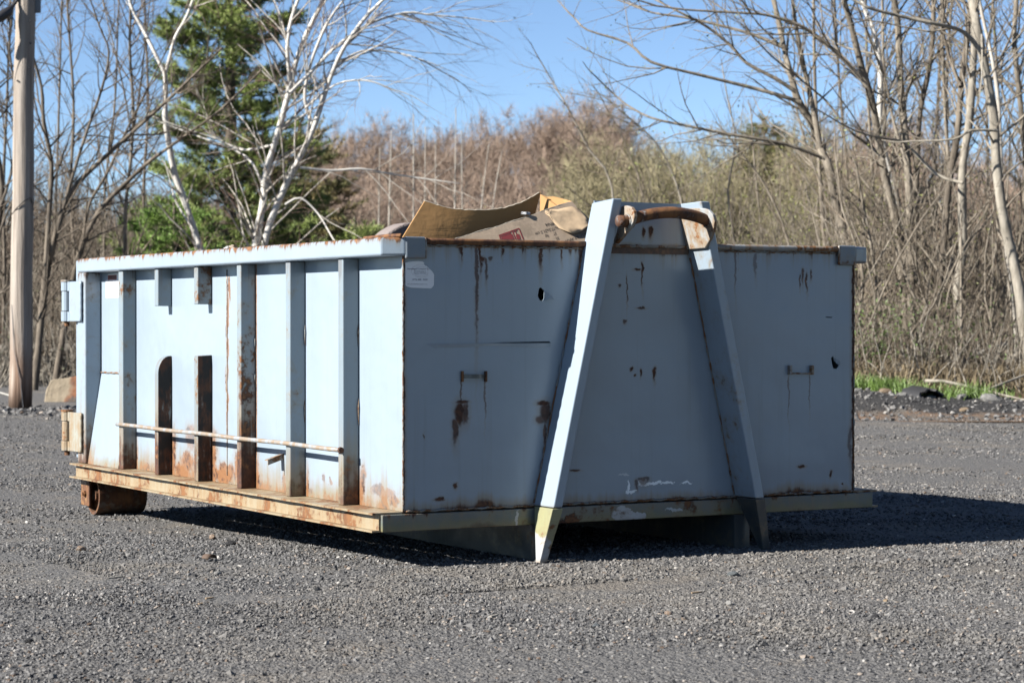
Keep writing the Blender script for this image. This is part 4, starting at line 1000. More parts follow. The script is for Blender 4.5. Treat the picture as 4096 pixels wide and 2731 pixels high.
ordn = ['nearest the container', 'second', 'third', 'fourth', 'fifth', 'sixth', 'seventh', 'eighth', 'ninth', 'tenth']
for i, px in enumerate((1905, 1958, 2012, 2048, 2128, 2165, 2192, 2252, 2312, 2345)):
    ln_ = rng.uniform(-45, 45); D_ = 33 + 9 * ((i * 7) % 10) / 10
    tree('bare_tree', ('thin background trunk nearest the container' if i == 0 else ordn[i] + ' thin background trunk counted from the container') + ' in the right hand woods', 'tree',
         [limb([(px, 770), (px + ln_ * .15 + rng.uniform(-6, 6), 600), (px + ln_ * .4 + rng.uniform(-8, 8), 420), (px + ln_ * .7 + rng.uniform(-8, 8), 210), (px + ln_, 0)], D_, rng.uniform(.034, .052), .018, sway=.2),
          limb([(px + ln_ * .35, 440), (px + ln_ * .4 + rng.choice((-40, 40)), 330), (px + ln_ * .5 + rng.choice((-70, 70)), 200)], D_, .018, .006, base=False, ext=.8)],
         (M_dark if i % 3 == 1 else M_tan, M_tan, M_twig), rt(4.4, 4.6), group='thin background trunks in the right hand woods', leaves=(.3, .022, M_leaf), trunk_sides=7)
for i, px in enumerate((8, 118, 178, 232, 335)):
    ln_ = rng.uniform(-25, 45); D_ = 38 + 6 * ((i * 3) % 5) / 5
    tree('bare_tree', ('leftmost' if i == 0 else ordn[i]) + ' thin background trunk counted from the left edge, behind the pole', 'tree',
         [limb([(px, 780), (px + ln_ * .2, 620), (px + ln_ * .4 + rng.uniform(-8, 8), 440), (px + ln_ * .7 + rng.uniform(-8, 8), 250), (px + ln_, 60)], D_, rng.uniform(.034, .05), .014, sway=.2)],
         (M_dark, M_dark, M_twigd), tw(6, 5.5), group='thin background trunks on the left', trunk_sides=7)

# ------------------------------------------------------------------ brush that nobody could count
def brush(name, label, px0, px1, D0, D1, n, h, mats, leaves=None, lean_=.25, r0=.012, kids=4, seed=None):
    st = []
    for _ in range(n):
        px = G.uniform(px0, px1); D_ = G.uniform(D0, D1); p = at(px, 737, D_) - CAM; s, t = p.dot(RT), p.dot(FWH); b = np.array(LT(s, t, gh(s, t) - .03))
        st.append(shoot(b, UPV + G.normal(0, lean_, 3), h * G.uniform(.45, 1.15), r0 * G.uniform(.6, 1.6), .004, 7, .15, rise(.04)))
    k1 = sprout(st, kids / h, (.3, 1.1), (.3, .9), .007, 4, .12, rise(.03), t0=.2); k2 = sprout(k1, 1.3, (.15, .5), (.3, .9), .005, 3, .12, rise(.02), t0=.2)
    V1, Q1 = tubes(st, 4); V2, Q2 = tubes(k1 + k2, 3)
    me = fastmesh(name, np.concatenate([V1, V2]), np.concatenate([Q1, Q2 + len(V1)]), smooth=True); me.materials.append(mats[0]); me.materials.append(mats[1])
    mi = np.zeros(len(Q1) + len(Q2), np.int32); mi[len(Q1):] = 1; me.polygons.foreach_set('material_index', mi)
    o = link(name, me, None); tag(o, label, 'brush', kind='stuff')
    if leaves: leafy('spring_leaves', k1 + k2, *leaves, o)
    return o
brush('brush_thicket', 'tangled tan brush filling the verge behind the right rail', 1880, 2420, 26.5, 36, 360, 2.9, (M_tan, M_twig), (.4, .022, M_leaf), .22, .018, 7)
brush('brush_thicket', 'pale olive brush rising behind the hook and right rim', 1330, 2000, 36, 56, 540, 3.8, (M_tan, M_twigg), (1.1, .03, M_leaf), .27, .016, 9)
brush('brush_thicket', 'grey brown brush behind the pole and the left rear corner', -80, 480, 38, 54, 560, 3.3, (M_tan, M_twigd), (.12, .022, M_leaf), .25, .014, 7)
brush('brush_thicket', 'brown brush low behind the long side and the cardboard', 420, 1400, 50, 66, 520, 3.0, (M_tan, M_twig), (.2, .024, M_leaf), .2, .015, 7)
brush('brush_thicket', 'low twiggy undergrowth along the foot of the right hand trees', 1900, 2420, 25.5, 28, 260, .9, (M_pale, M_twig), (.4, .02, M_leaf2), .4, .008, 4)
brush('brush_thicket', 'dry tangle over the stone wall behind the pole', -60, 330, 34.5, 37, 190, 1.3, (M_pale, M_twig), (.3, .02, M_leaf2), .45, .010, 4)

def far_wood(name, label, px0, px1, D0, D1, n, h0, h1, mat, bud=None, nb=(9, 15), per=5, ring=None, wd=.011):
    tr, lb, tg = [], [], []
    for _ in range(n):
        px = G.uniform(px0, px1); D_ = G.uniform(D0, D1); p = at(px, 737, D_) - CAM; s, t = p.dot(RT), p.dot(FWH); z0 = hill_z(s, t) - .2 if t > 92 else .1
        if ring:
            a_ = G.uniform(*ring); p = Vector((1.1 + D_ * math.cos(a_), -1 + D_ * math.sin(a_), 0)) - CAM; s, t, z0 = p.dot(RT), p.dot(FWH), -.1
        H = G.uniform(h0, h1); b0 = np.array(LT(s, t, z0)); T_ = shoot(b0, UPV + G.normal(0, .05, 3), H * .7, .10, .03, 6, .05, rise(.03)); tr.append(T_)
        cc = b0 + UPV * H * .60; rad = np.array([.34, .34, .40]) * H * G.uniform(.85, 1.15); bl = []
        for _k in range(int(G.uniform(*nb))):
            v = G.normal(0, 1, 3); v[2] = abs(v[2]) * 1.1 - .35; v /= np.linalg.norm(v); e = cc + v * rad * G.uniform(.8, 1.0)
            f = G.uniform(.12, .75); st_ = T_[0][0] + (T_[0][-1] - T_[0][0]) * f; mid = st_ * .5 + e * .5 + UPV * .10 * H * (v[2] < .5) - (e - st_) * .05
            u = np.linspace(0, 1, 6)[:, None]; bl.append(((1 - u) ** 2 * st_ + 2 * u * (1 - u) * mid + u * u * e + G.normal(0, .05, (6, 3)), np.linspace(.032, .010, 6)))
        lb += bl
        tg += sprout(bl, 2.4, (.5, 1.5), (.3, .9), .016, 3, .10, rise(.04), t0=.25)
    V1, Q1 = tubes(tr, 5); V2, Q2 = tubes(lb, 3); V3, Q3 = tubes(tg, 3)
    # finest twigs: long slender slivers
    P0 = np.concatenate([p for p, _ in tg]); D0_ = np.concatenate([np.gradient(p, axis=0) for p, _ in tg]); D0_ /= np.linalg.norm(D0_, axis=1, keepdims=True) + 1e-9
    k = per; P0 = np.repeat(P0, k, 0); D0_ = np.repeat(D0_, k, 0); m_ = len(P0); P0 = P0 + G.normal(0, .06, (m_, 3)); d = D0_ * .8 + G.normal(0, .65, (m_, 3)) + [0, 0, .12]; d /= np.linalg.norm(d, axis=1, keepdims=True)
    sd = np.cross(d, G.normal(0, 1, (m_, 3))); sd /= np.linalg.norm(sd, axis=1, keepdims=True); L = G.uniform(.25, .85, (m_, 1))
    V4 = np.stack([P0 - sd * wd, P0 + sd * wd, P0 + d * L], 1).reshape(-1, 3); o4 = len(V1) + len(V2) + len(V3)
    me = fastmesh(name, np.concatenate([V1, V2, V3, V4]), np.concatenate([Q1, Q2 + len(V1), Q3 + len(V1) + len(V2)]), o4 + np.arange(3 * m_).reshape(-1, 3), smooth=False)
    me.materials.append(M_tan); me.materials.append(mat); mi = np.ones(len(me.polygons), np.int32); mi[:len(Q1)] = 0; me.polygons.foreach_set('material_index', mi)
    t2 = tg
    o = link(name, me, None); tag(o, label, 'woodland', kind='stuff')
    if bud: leafy('buds', t2, *bud, o)
    return o
far_wood('distant_wood', 'distant red brown bare wood beyond the container, middle of the skyline', 740, 1460, 88, 146, 96, 5.4, 6.9, M_twigr, (.5, .035, M_bud), (15, 20), 7)
far_wood('distant_wood', 'distant olive bare wood on the right of the skyline', 1340, 1960, 74, 130, 60, 5.6, 7.8, M_twigg, (.8, .035, M_leaf), (14, 19), 7)
far_wood('distant_wood', 'distant brown bare wood seen between the trunks on the right', 1900, 2500, 76, 134, 48, 6.2, 8.4, M_twigr, (.3, .03, M_bud), (13, 18))
far_wood('distant_wood', 'distant grey brown wood behind the pole and birches', -150, 820, 66, 130, 58, 4.6, 6.2, M_twigd, (.2, .03, M_bud), (13, 18))

far_wood('light_blocking_wood', 'unseen bare wood on the side of the viewer, added to cut sky light', 0, 0, 22, 34, 34, 8.5, 12.5, M_twigd, None, (12, 16), 3, ring=(R(-112), R(28)), wd=.045)  # added out of view to cut low sky light on the front plate

# ------------------------------------------------------------------ grass and verge things
def blades(name, label, spots, mat, hgt, cat='grass'):
    C = []
    for (px, D_, rad, n) in spots:
        p = at(px, 737, D_) - CAM; s0, t0 = p.dot(RT), p.dot(FWH)
        for _ in range(n):
            s, t = s0 + G.normal(0, rad), t0 + G.normal(0, rad * .45); C.append(np.array(LT(s, t, gh(s, t) - .01)))
    C = np.array(C); n = len(C); d = np.stack([G.normal(0, .38, n), G.normal(0, .38, n), np.ones(n)], 1); d /= np.linalg.norm(d, axis=1, keepdims=True)
    sd = np.stack([G.normal(0, 1, n), G.normal(0, 1, n), np.zeros(n)], 1); sd /= np.linalg.norm(sd, axis=1, keepdims=True); L = hgt * G.uniform(.5, 1.3, (n, 1)); bend = np.stack([G.normal(0, .25, n), G.normal(0, .25, n), -.1 * np.ones(n)], 1); w = .005
    V = np.stack([C - sd * w, C + sd * w, C + d * L * .55 + sd * w * .8, C + d * L * .55 - sd * w * .8, C + d * L + bend * L], 1).reshape(-1, 3); k = np.arange(n)[:, None] * 5
    o = link(name, fastmesh(name, V, np.concatenate([k, k + 1, k + 2, k + 3], 1), np.concatenate([k + 3, k + 2, k + 4], 1)), mat); return tag(o, label, cat, kind='stuff')
M_grass = plain('fresh grass', (.22, .36, .07), .55, .35, 3)
M_straw = plain('dry grass', (.46, .36, .22), .8, .35, 4)
blades('grass', 'fresh green grass tufts on the right verge', [(2012, 25.3, .16, 300), (2045, 25.1, .13, 260), (2080, 24.9, .10, 150), (1975, 25.5, .2, 160), (2165, 24.8, .16, 130), (2215, 24.6, .16, 130), (2250, 24.6, .16, 110), (2330, 24.9, .2, 60)], M_grass, .20)
blades('dry_grass', 'dry straw coloured grass at the wood edge', [(1900 + 50 * i, 26.2 + .3 * math.sin(i), .45, 420) for i in range(11)], M_straw, .30)
def vs(px, D_):
    p = at(px, 737, D_) - CAM; s, t = p.dot(RT), p.dot(FWH); return LT(s, t, gh(s, t))
# verge rubble: small uncountable stones
pts, sz = [], []
for _ in range(2600):
    s, t = G.uniform(2.6, 7.2), G.uniform(22.7, 25.1); p = LT(s, t, gh(s, t) + .01); pts.append(tuple(p)); sz.append(.008 + .028 * G.uniform() ** 4)
scatter('edge_rubble', pts, np.array(sz), M_stone, 'dark broken rubble along the edge of the lot', seed=4)
# piled rough ground by the pole
pts, sz = [], []
for _ in range(1200):
    px = G.uniform(-40, 360); p = at(px, 737, 25.2 + G.normal(0, .7)) - CAM; s, t = p.dot(RT), p.dot(FWH); q = LT(s, t, -.045); pts.append(tuple(q)); sz.append(.01 + .035 * G.uniform() ** 3)
scatter('pole_rubble', pts, np.array(sz), M_stone, 'dark rubble scattered round the foot of the pole', seed=5)

def rock_mesh(name, seed, rough=.22, flat=1.0, sub=2):
    bm = bmesh.new(); bmesh.ops.create_icosphere(bm, subdivisions=sub, radius=1.0); r = random.Random(seed)
    ax = [Vector((r.gauss(0, 1), r.gauss(0, 1), r.gauss(0, 1))).normalized() for _ in range(9)]; lim = [r.uniform(.62, .92) for _ in ax]
    for v in bm.verts:
        p = v.co.copy()
        for a, l in zip(ax, lim):
            k = p.dot(a)
            if k > l: p -= a * (k - l)
        v.co = p * (1 + r.uniform(-.04, .04) * rough * 4); v.co.z *= flat
    me = bpy.data.meshes.new(name); bm.to_mesh(me); bm.free(); return me
def stone_mat(name, c1, c2, sc=9):
    m = Nd(name); n1 = m.noise(m.co(), sc * .3, 5, .65); n2 = m.noise(m.co(), sc * 2, 5, .6)
    return m.set(col=m.mix(m.mr(n1 + (n2 - .5) * .4, .35, .68), c1, c2), rough=.9, spec=.2, bump=(n2, .02, .7))
M_field = stone_mat('field stone', (.22, .20, .17), (.50, .46, .40))
def rock(name, label, cat, loc, scale, rot, mat, seed, group=None, flat=1.0, parent=None):
    o = link(name, rock_mesh(name, seed, flat=flat), mat); o.location = loc; o.scale = scale; o.rotation_euler = rot; return tag(o, label, cat, group)
# fieldstone wall behind the pole
wr = vs(130, 37.0); wallo = empty('stone_wall', wr, 'low dry wall of pale field stones behind the utility pole', 'wall')
meshes = [rock_mesh('stone', 40 + i) for i in range(7)]
for me in meshes: me.materials.append(M_field)
for row in range(4):
    px = -90 + row * 4
    while px < 345:
        rr = rng.uniform(.075, .15); p = vs(px, 37.0 + rng.uniform(-.12, .12))
        o = bpy.data.objects.new('stone', meshes[rng.randrange(7)]); COL.objects.link(o); o.parent = wallo; o.matrix_parent_inverse = Matrix.Translation(wr).inverted()
        o.location = (p.x, p.y, p.z + .08 + row * .155 + rng.uniform(-.04, .04)); o.scale = (rr * rng.uniform(.9, 1.4), rr * rng.uniform(.9, 1.3), rr * rng.uniform(.7, 1.0)); o.rotation_euler = (rng.uniform(-.4, .4), rng.uniform(-.4, .4), rng.uniform(0, 6))
        px += rr * 1.85 / 37 * FPX * rng.uniform(.9, 1.2)
# block of stone by the pole
m = Nd('tan block stone'); P = m.co(); n1 = m.noise(P, 1.6, 4); n2 = m.noise(P, 9, 5, .6)
xyz = m.sep(P)
col = m.mix(n2, (.46, .37, .25), (.60, .50, .36)); col = m.mix(m.mr(xyz[0] + (n1 - .5) * .8, .02, .12) * m.mr(n1 + (n2 - .5) * .4, .30, .52), col, (.40, .14, .05)); col = m.mix(m.mr(xyz[0] + (n1 - .5) * .7, .05, .15) * m.mr(n2, .45, .6), col, (.16, .14, .12))
M_block = m.set(col=col, rough=.85, bump=(n2, .03, .7))
b0 = vs(155, 28.2)
outl = [(-.27, 0), (-.24, .17), (-.17, .30), (.02, .325), (.3, .37), (.34, .02)]
mbk = MB()
a_ = [(x, -.12 + (.06 if i > 2 else 0), z) for i, (x, z) in enumerate(outl)]; b_ = [(x * .9, .22, z * .92) for x, z in outl]
mbk.prism(a_, b_); blk = mbk.obj('stone_block', M_block, None, bevel=.02, seg=3); blk.location = (b0.x, b0.y, -.07); blk.rotation_euler = (0, 0, YAW - math.pi / 2 - .25)
tag(blk, 'tan stone block with a rusty red flank beside the pole', 'stone')
# verge rocks and debris
p = vs(2080, 26.3); rock('rock_slab', 'long pale low rock slab in the grass right of the container', 'rock', (p.x, p.y, p.z + .06), (.40, .22, .17), (.05, .12, .6), M_field, 61)
M_grey = stone_mat('grey verge stone', (.24, .24, .235), (.48, .47, .45)); M_tanst = stone_mat('tan verge stone', (.38, .27, .18), (.52, .42, .30))
for i, (px, py, sx, mt, lb) in enumerate(((1972, 916, .075, M_grey, 'pale grey stone nearest the container corner on the verge'), (2072, 920, .075, M_grey, 'pale rounded stone on the needle strip left of the black scrap'), (2136, 917, .07, M_grey, 'white rounded stone below the black scrap'),
                                            (2210, 916, .10, M_grey, 'flat grey stone below the second grass patch'), (2275, 923, .12, M_grey, 'largest grey stone on the rubble at far right'), (2034, 909, .10, M_tanst, 'long tan stone on the dark rubble'), (2125, 911, .045, M_tanst, 'small orange stone beside the white rounded one'), (2215, 948, .06, M_tanst, 'small tan stone on the lot edge below the grey stones'))):
    D_ = 23.5 + (950 - py) * .03; p = vs(px, D_); rock('verge_stone', lb, 'stone', (p.x, p.y, p.z + sx * .25), (sx, sx * .7, sx * .5), (.1, .1, i * 1.3), mt, 70 + i, 'single stones on the verge')
# black half pipe scrap
M_blackp = plain('black rubber', (.045, .045, .048), .55, .3, 12, .004)
p = vs(2118, 24.6); mbp = MB(); n = 12; A, B = [], []
for k in range(n + 1):
    a = math.pi * (k / n); jag = .03 * math.sin(k * 2.2)
    A.append((.16 * math.cos(a), -.16 + jag, .13 * math.sin(a))); B.append((.15 * math.cos(a) + .02, .20 + jag, .12 * math.sin(a) + .02))
Ai, Bi = [(x * .84, y, z * .82) for x, y, z in A], [(x * .84, y, z * .82) for x, y, z in B]; N1 = n + 1
fs = []
for k in range(n): fs += [(k, k + 1, N1 + k + 1, N1 + k), (2 * N1 + k + 1, 2 * N1 + k, 3 * N1 + k, 3 * N1 + k + 1), (k, 2 * N1 + k, 2 * N1 + k + 1, k + 1), (N1 + k, N1 + k + 1, 3 * N1 + k + 1, 3 * N1 + k)]
fs += [(0, N1, 3 * N1, 2 * N1), (n, 2 * N1 + n, 3 * N1 + n, N1 + n)]
mbp.add(A + B + Ai + Bi, fs); sc_ = mbp.obj('rubber_scrap', M_blackp, None, bevel=.004); sc_.location = (p.x, p.y, p.z - .005); sc_.rotation_euler = (.05, 0, YAW - math.pi / 2 + .45); sc_.scale = (1.15, 1, .95)
tag(sc_, 'black curved half pipe scrap lying at the edge of the grass', 'scrap')
# fallen branches
def lying(name, label, pts, r0, mat):
    P = [vs(px, D_) + Vector((0, 0, h)) for px, D_, h in pts]; return tag(MB().tube(P, list(np.linspace(r0, r0 * .5, len(P))), 7).obj(name, mat, None, smooth=True), label, 'branch')
lying('fallen_branch', 'long pale fallen branch lying along the right verge', [(2125, 24.9, .16), (2165, 24.9, .15), (2215, 24.8, .11), (2262, 24.7, .07), (2305, 24.9, .17), (2352, 25.2, .28), (2420, 25.6, .40)], .020, M_pale)
lying('fallen_branch', 'thinner fallen branch running to the lower right corner of the verge', [(2262, 24.75, .075), (2300, 24.6, .05), (2350, 24.4, .03), (2420, 24.2, .02)], .014, M_pale)
lying('fallen_log', 'white fallen birch log in the undergrowth at the far right', [(2230, 27.4, .28), (2275, 27.6, .42), (2310, 27.8, .50)], .045, M_birch)
# leafy low shrub by the corner of the container
p = vs(1992, 26.4); sh = empty('leafy_shrub', p, 'low green leafing shrub beside the right corner of the container', 'shrub')
st = [shoot(np.array(p) + G.normal(0, .08, 3) * [1, 1, 0], UPV + G.normal(0, .45, 3), G.uniform(.5, 1.0), .009, .004, 5, .12, rise(.0)) for _ in range(26)]
k1 = sprout(st, 7, (.2, .5), (.4, 1.0), .005, 4, .1, rise(.02)); branch_obj('stems', st + [], 4, M_twigd, sh); tag(branch_obj('twigs', k1, 3, M_twigd, sh), 'twigs', kind='stuff'); leafy('leaves', k1 + st, 5, .026, M_leaf2, sh)
p = vs(2150, 27.2); sh = empty('leafy_shrub', p, 'dark green leafing shrub at the foot of the dark stems', 'shrub')
st = [shoot(np.array(p) + G.normal(0, .1, 3) * [1, 1, 0], UPV + G.normal(0, .45, 3), G.uniform(.5, 1.1), .009, .004, 5, .12, rise(.0)) for _ in range(22)]
k1 = sprout(st, 7, (.2, .5), (.4, 1.0), .005, 4, .1, rise(.02)); branch_obj('stems', st, 4, M_twigd, sh); tag(branch_obj('twigs', k1, 3, M_twigd, sh), 'twigs', kind='stuff'); leafy('leaves', k1 + st, 3.5, .024, M_leaf2, sh)

# ------------------------------------------------------------------ utility pole
m = Nd('weathered pole wood', .72); P = m.co(); xyz = m.sep(P); n1 = m.noise(m.scale(P, (22, 22, .9)), 1.0, 5, .65); n2 = m.noise(m.scale(P, (3, 3, .8)), 1.5, 4)
col = m.mix(m.mr(n1, .3, .7), (.30, .255, .215), (.56, .50, .44)); col = m.mix(m.mr(n2, .5, .7) * .45, col, (.46, .38, .30))
col = m.mix(m.mr(xyz[2] + (n2 - .5) * 1.6 + (n1 - .5) * .9, .8, .0) * .6, col, (.26, .12, .055)); col = m.mix(m.mr(xyz[2] + (n1 - .5) * .6, .35, .0) * .7, col, (.06, .04, .03))
M_pole = m.set(col=col, rough=.85, spec=.15, bump=(n1, .025, .9))
D = 26.0; pb = at(46, 737, D) - CAM; pb = LT(pb.dot(RT), pb.dot(FWH), -.09); ptop = at(58, 0, D)
po = empty('utility_pole', pb, 'weathered wooden utility pole standing left of the container', 'utility pole')
ax = (Vector(ptop) - pb); ax = ax / ax.z
sh_ = MB().tube([pb + ax * h + Vector((.006 * math.sin(h * 3), .006 * math.cos(h * 2.2), 0)) for h in np.linspace(0, 8.2, 40)], [.132 - .0042 * h + .002 * math.sin(h * 7) for h in np.linspace(0, 8.2, 40)], 24).obj('pole_shaft', M_pole, po, smooth=True)
def onpole(py, side, extra=0.0): 
    q = at(52, py, D); c = pb + ax * (q.z - pb.z); return c + RT * side * (.118 + extra) 
for (px, py) in ((69, 48), (70, 100), (66, 157), (40, 186), (70, 370)):
    c = at(px, py, D - .12); MB().tube([c, c - FWH * .012], [.012, .010], 8).obj('bolt_hole', M_black, po)
c = onpole(0, 1, .028); M_galv = plain('grey conduit', (.24, .25, .27), .5, .2, 10)
cg = MB().box(-.022, .022, -.03, .03, 0, 2.2).obj('conduit_guard', M_galv, po); cg.matrix_parent_inverse = Matrix.Identity(4); zb0 = at(84, 30, D).z; cg.location = Vector((c.x, c.y, zb0)) - pb; cg.rotation_euler = (0, 0, YAW)
MB().tube([onpole(500, .9) - FWH * .04, onpole(470, 1.02) - FWH * .02, onpole(455, .92) - FWH * .09, onpole(462, .4) - FWH * .125, onpole(478, -.3) - FWH * .127, onpole(492, -.9) - FWH * .06], .006, 6).obj('wire_loop', M_black, po)
MB().tube([onpole(700, -.75) - FWH * .10, onpole(800, -.45) - FWH * .128, onpole(870, .2) - FWH * .13, onpole(935, .5) - FWH * .118], .004, 6).obj('ground_wire', M_galv, po)
M_cable = plain('cable sheath', (.05, .05, .055), .5, .3, 10)
cb = [at(-60, 70, D - .3), at(-20, 50, D - .3), at(2, 38, D - .25), at(18, 28, D - .2), at(30, 14, D - .15), at(36, 6, D - .12), at(44, -6, D - .1), at(50, -40, D - .05)]
ca = empty('service_cable', cb[2], 'thick black service cable with taped splice at the top left of the pole', 'cable')
MB().tube(cb, [.03, .05, .062, .058, .020, .018, .018, .018], 10).obj('splice', M_cable, ca, smooth=True)
for (x0, ln, bx) in ((5, 26, -3), (14, 22, 4), (22, 30, 9), (26, 34, 14), (18, 62, 3)):
    a = at(x0, 34, D - .2); b = at(x0 + bx * .6, 34 + ln, D - .2); MB().tube([a, (a + b) / 2 + RT * .02, b], .006, 5).obj('strand', M_cable, ca)
tag(MB().tube([at(18, 100, D - .2), at(16, 190, D - .1), at(30, 300, D), at(38, 330, D)], .005, 5).obj('drop_wire', M_cable, None), 'thin wire hanging down left of the pole', 'wire')
tag(MB().tube([vs(-40, 26.6) + Vector((0, 0, .12)), vs(0, 26.5) + Vector((0, 0, .17)), vs(25, 26.3) + Vector((0, 0, .14)), vs(40, 26.1) + Vector((0, 0, .10))], .012, 7).obj('pale_hose', plain('pale hose', (.6, .58, .53), .6, .1), None, smooth=True), 'pale hose end curving to the foot of the pole', 'hose')

# ------------------------------------------------------------------ red car at the far left edge
def car(loc, rotz, label):
    ro = empty('parked_car', loc, label, 'car')
    M_cr = plain('red car paint', (.42, .012, .015), .25, .05); M_gl = plain('car glass', (.02, .025, .03), .08, .1); M_ty = plain('tyre rubber', (.02, .02, .02), .8, .2); M_rim = plain('wheel rim', (.4, .4, .42), .35, .1); M_lamp = plain('lamp lens', (.5, .5, .5), .15, .1)
    prof = [(-2.15, .32), (-2.2, .62), (-2.05, .86), (-1.25, .96), (-.75, 1.36), (.75, 1.42), (1.55, 1.02), (2.1, .95), (2.18, .55), (2.1, .32)]
    def w(z): return .86 if z < .97 else .86 - (z - .97) * .5
    body = MB().prism([(x, -w(z), z) for x, z in prof], [(x, w(z), z) for x, z in prof]).obj('body', M_cr, None, bevel=.05, seg=3); body.parent = ro
    for sgn in (-1, 1):
        gq = [(-1.1, 1.0), (-.7, 1.32), (.68, 1.37), (1.3, 1.03)]
        q = MB().prism([(x, sgn * (w(z) + .004), z) for x, z in gq], [(x, sgn * (w(z) - .02), z) for x, z in gq]).obj('side_window', M_gl, None); q.parent = ro
        for x in (-1.35, 1.35):
            t_ = MB().tube([(x, sgn * .70, .32), (x, sgn * .88, .32)], .32, 20).obj('wheel', M_ty, None, bevel=.03); t_.parent = ro
            r_ = MB().tube([(x, sgn * .875, .32), (x, sgn * .888, .32)], .2, 14).obj('rim', M_rim, None); r_.parent = t_
        for x in (-2.185, 2.155):
            l_ = MB().box(x - .03, x + .03, sgn * .62 - .17, sgn * .62 + .17, .66, .80).obj('headlight' if x < 0 else 'tail_light', M_lamp if x < 0 else M_cr, None); l_.parent = ro
    for (x0, x1, z0, z1, nm) in ((-1.235, -.80, .99, 1.34, 'windscreen'), (.82, 1.50, 1.385, 1.05, 'rear_window')):
        q = MB().prism([(x0 - .01, -.62, z0 + .01), (x1 - .01, -.56, z1 + .01), (x1 - .01, .56, z1 + .01), (x0 - .01, .62, z0 + .01)], [(x0 + .03, -.62, z0 - .03), (x1 + .03, -.56, z1 - .03), (x1 + .03, .56, z1 - .03), (x0 + .03, .62, z0 - .03)]).obj(nm, M_gl, None); q.parent = ro
    ro.rotation_euler = (0, 0, rotz); return ro
cp = at(-8, 737, 44) - CAM; cp = LT(cp.dot(RT) - 2.05, cp.dot(FWH), .06)
car(cp, YAW - math.pi / 2 + .15, 'red car parked beyond the stone wall at the left edge')

# ------------------------------------------------------------------ what lies in the container
def r5(a, b): return ((1500 + a / 1.96) / 1.7415, (700 + b / 1.96) / 1.7415)
def kraft(name, c1, c2, dirt=.3):
    m = Nd(name, .82); P = m.co(); n1 = m.noise(P, 5, 5, .6); n2 = m.noise(m.scale(P, (8, 8, 60)), 1, 3); n3 = m.noise(P, 60, 4)
    col = m.mix(n1, c1, c2); col = m.mix(m.mr(n1 + (n3 - .5) * .3, .55, .7) * dirt, col, tuple(v * .5 for v in c1))
    return m.set(col=col, rough=.85, spec=.15, bump=(n1 * .8 + n2 * .15, .012, .6))
M_kraft = kraft('brown cardboard', (.42, .24, .10), (.50, .30, .135)); M_kraft2 = kraft('weathered printed cardboard', (.36, .28, .205), (.47, .375, .285), .45); M_kraft3 = kraft('torn liner paper', (.50, .37, .24), (.60, .46, .31), .1); M_edge = kraft('torn cardboard edge', (.42, .37, .30), (.60, .53, .43))
bx_ = empty('cardboard_box', (.5, .35, ZB + .01), 'crushed brown cardboard box sticking out of the top of the container', 'box')
def PY(b): return .13 + (560 - b) / 355 * .15
_q = [on(*r5(a, b), 1, PY(b)) for a, b in ((560, 560), (1700, 560), (1545, 207))]
PN = (_q[1] - _q[0]).cross(_q[2] - _q[0]).normalized(); PN = PN if PN.y < 0 else -PN
def pp3(a, b, off=0.0):
    d = ray(*r5(a, b)); return CAM + d * ((_q[0] - CAM).dot(PN) / d.dot(PN)) + PN * off
outl = [(560, 640), (560, 528), (640, 500), (740, 468), (850, 436), (950, 410), (1050, 372), (1130, 352), (1230, 318), (1330, 280), (1440, 244), (1545, 207), (1570, 235), (1590, 270), (1640, 320), (1690, 400), (1720, 640)]
A = [pp3(a, b) for a, b in outl]
pan = MB().prism(A, [v + Vector((.0, .007, 0)) for v in A]).obj('printed_panel', M_kraft2, bx_)
tag(pan, 'printed front panel of the box')
ed = [pp3(a, b) + Vector((0, .0035, .001)) for a, b in outl[1:12]]
ed2 = []
for i in range(len(ed) - 1):
    for k in range(5): ed2.append(ed[i].lerp(ed[i + 1], k / 5) + Vector((0, 0, .0015 * math.sin(i * 2.3 + k * .9))))
MB().tube(ed2, .0030, 5).obj('torn_edge', M_edge, bx_)
# peeled liner on the right
lo = [(1330, 285), (1420, 272), (1500, 258), (1585, 262), (1640, 320), (1690, 400), (1640, 448), (1590, 468), (1540, 475), (1495, 458), (1440, 420), (1400, 375), (1360, 325)]
tp = [(1330, 284), (1380, 277), (1430, 270), (1480, 262), (1535, 258), (1590, 268), (1640, 318), (1690, 392)]; bt2 = [(1334, 300), (1365, 335), (1400, 378), (1440, 420), (1495, 458), (1545, 474), (1610, 458), (1688, 404)]
Vl = []; nr = 5
for j in range(nr + 1):
    for i in range(8):
        v = j / nr; u = i / 7; a = tp[i][0] + (bt2[i][0] - tp[i][0]) * v; b = tp[i][1] + (bt2[i][1] - tp[i][1]) * v
        Vl.append(pp3(a, b, .004 + .016 * u ** 2.2 * (.4 + .6 * v) + .0045 * math.sin(i * 2.1 + j * 1.1)))
mbl = MB(); mbl.add(Vl, [(j * 8 + i, j * 8 + i + 1, (j + 1) * 8 + i + 1, (j + 1) * 8 + i) for j in range(nr) for i in range(7)]); pl = mbl.obj('peeled_liner', M_kraft3, bx_, smooth=True)
sd_ = pl.modifiers.new('thick', 'SOLIDIFY'); sd_.thickness = .0015
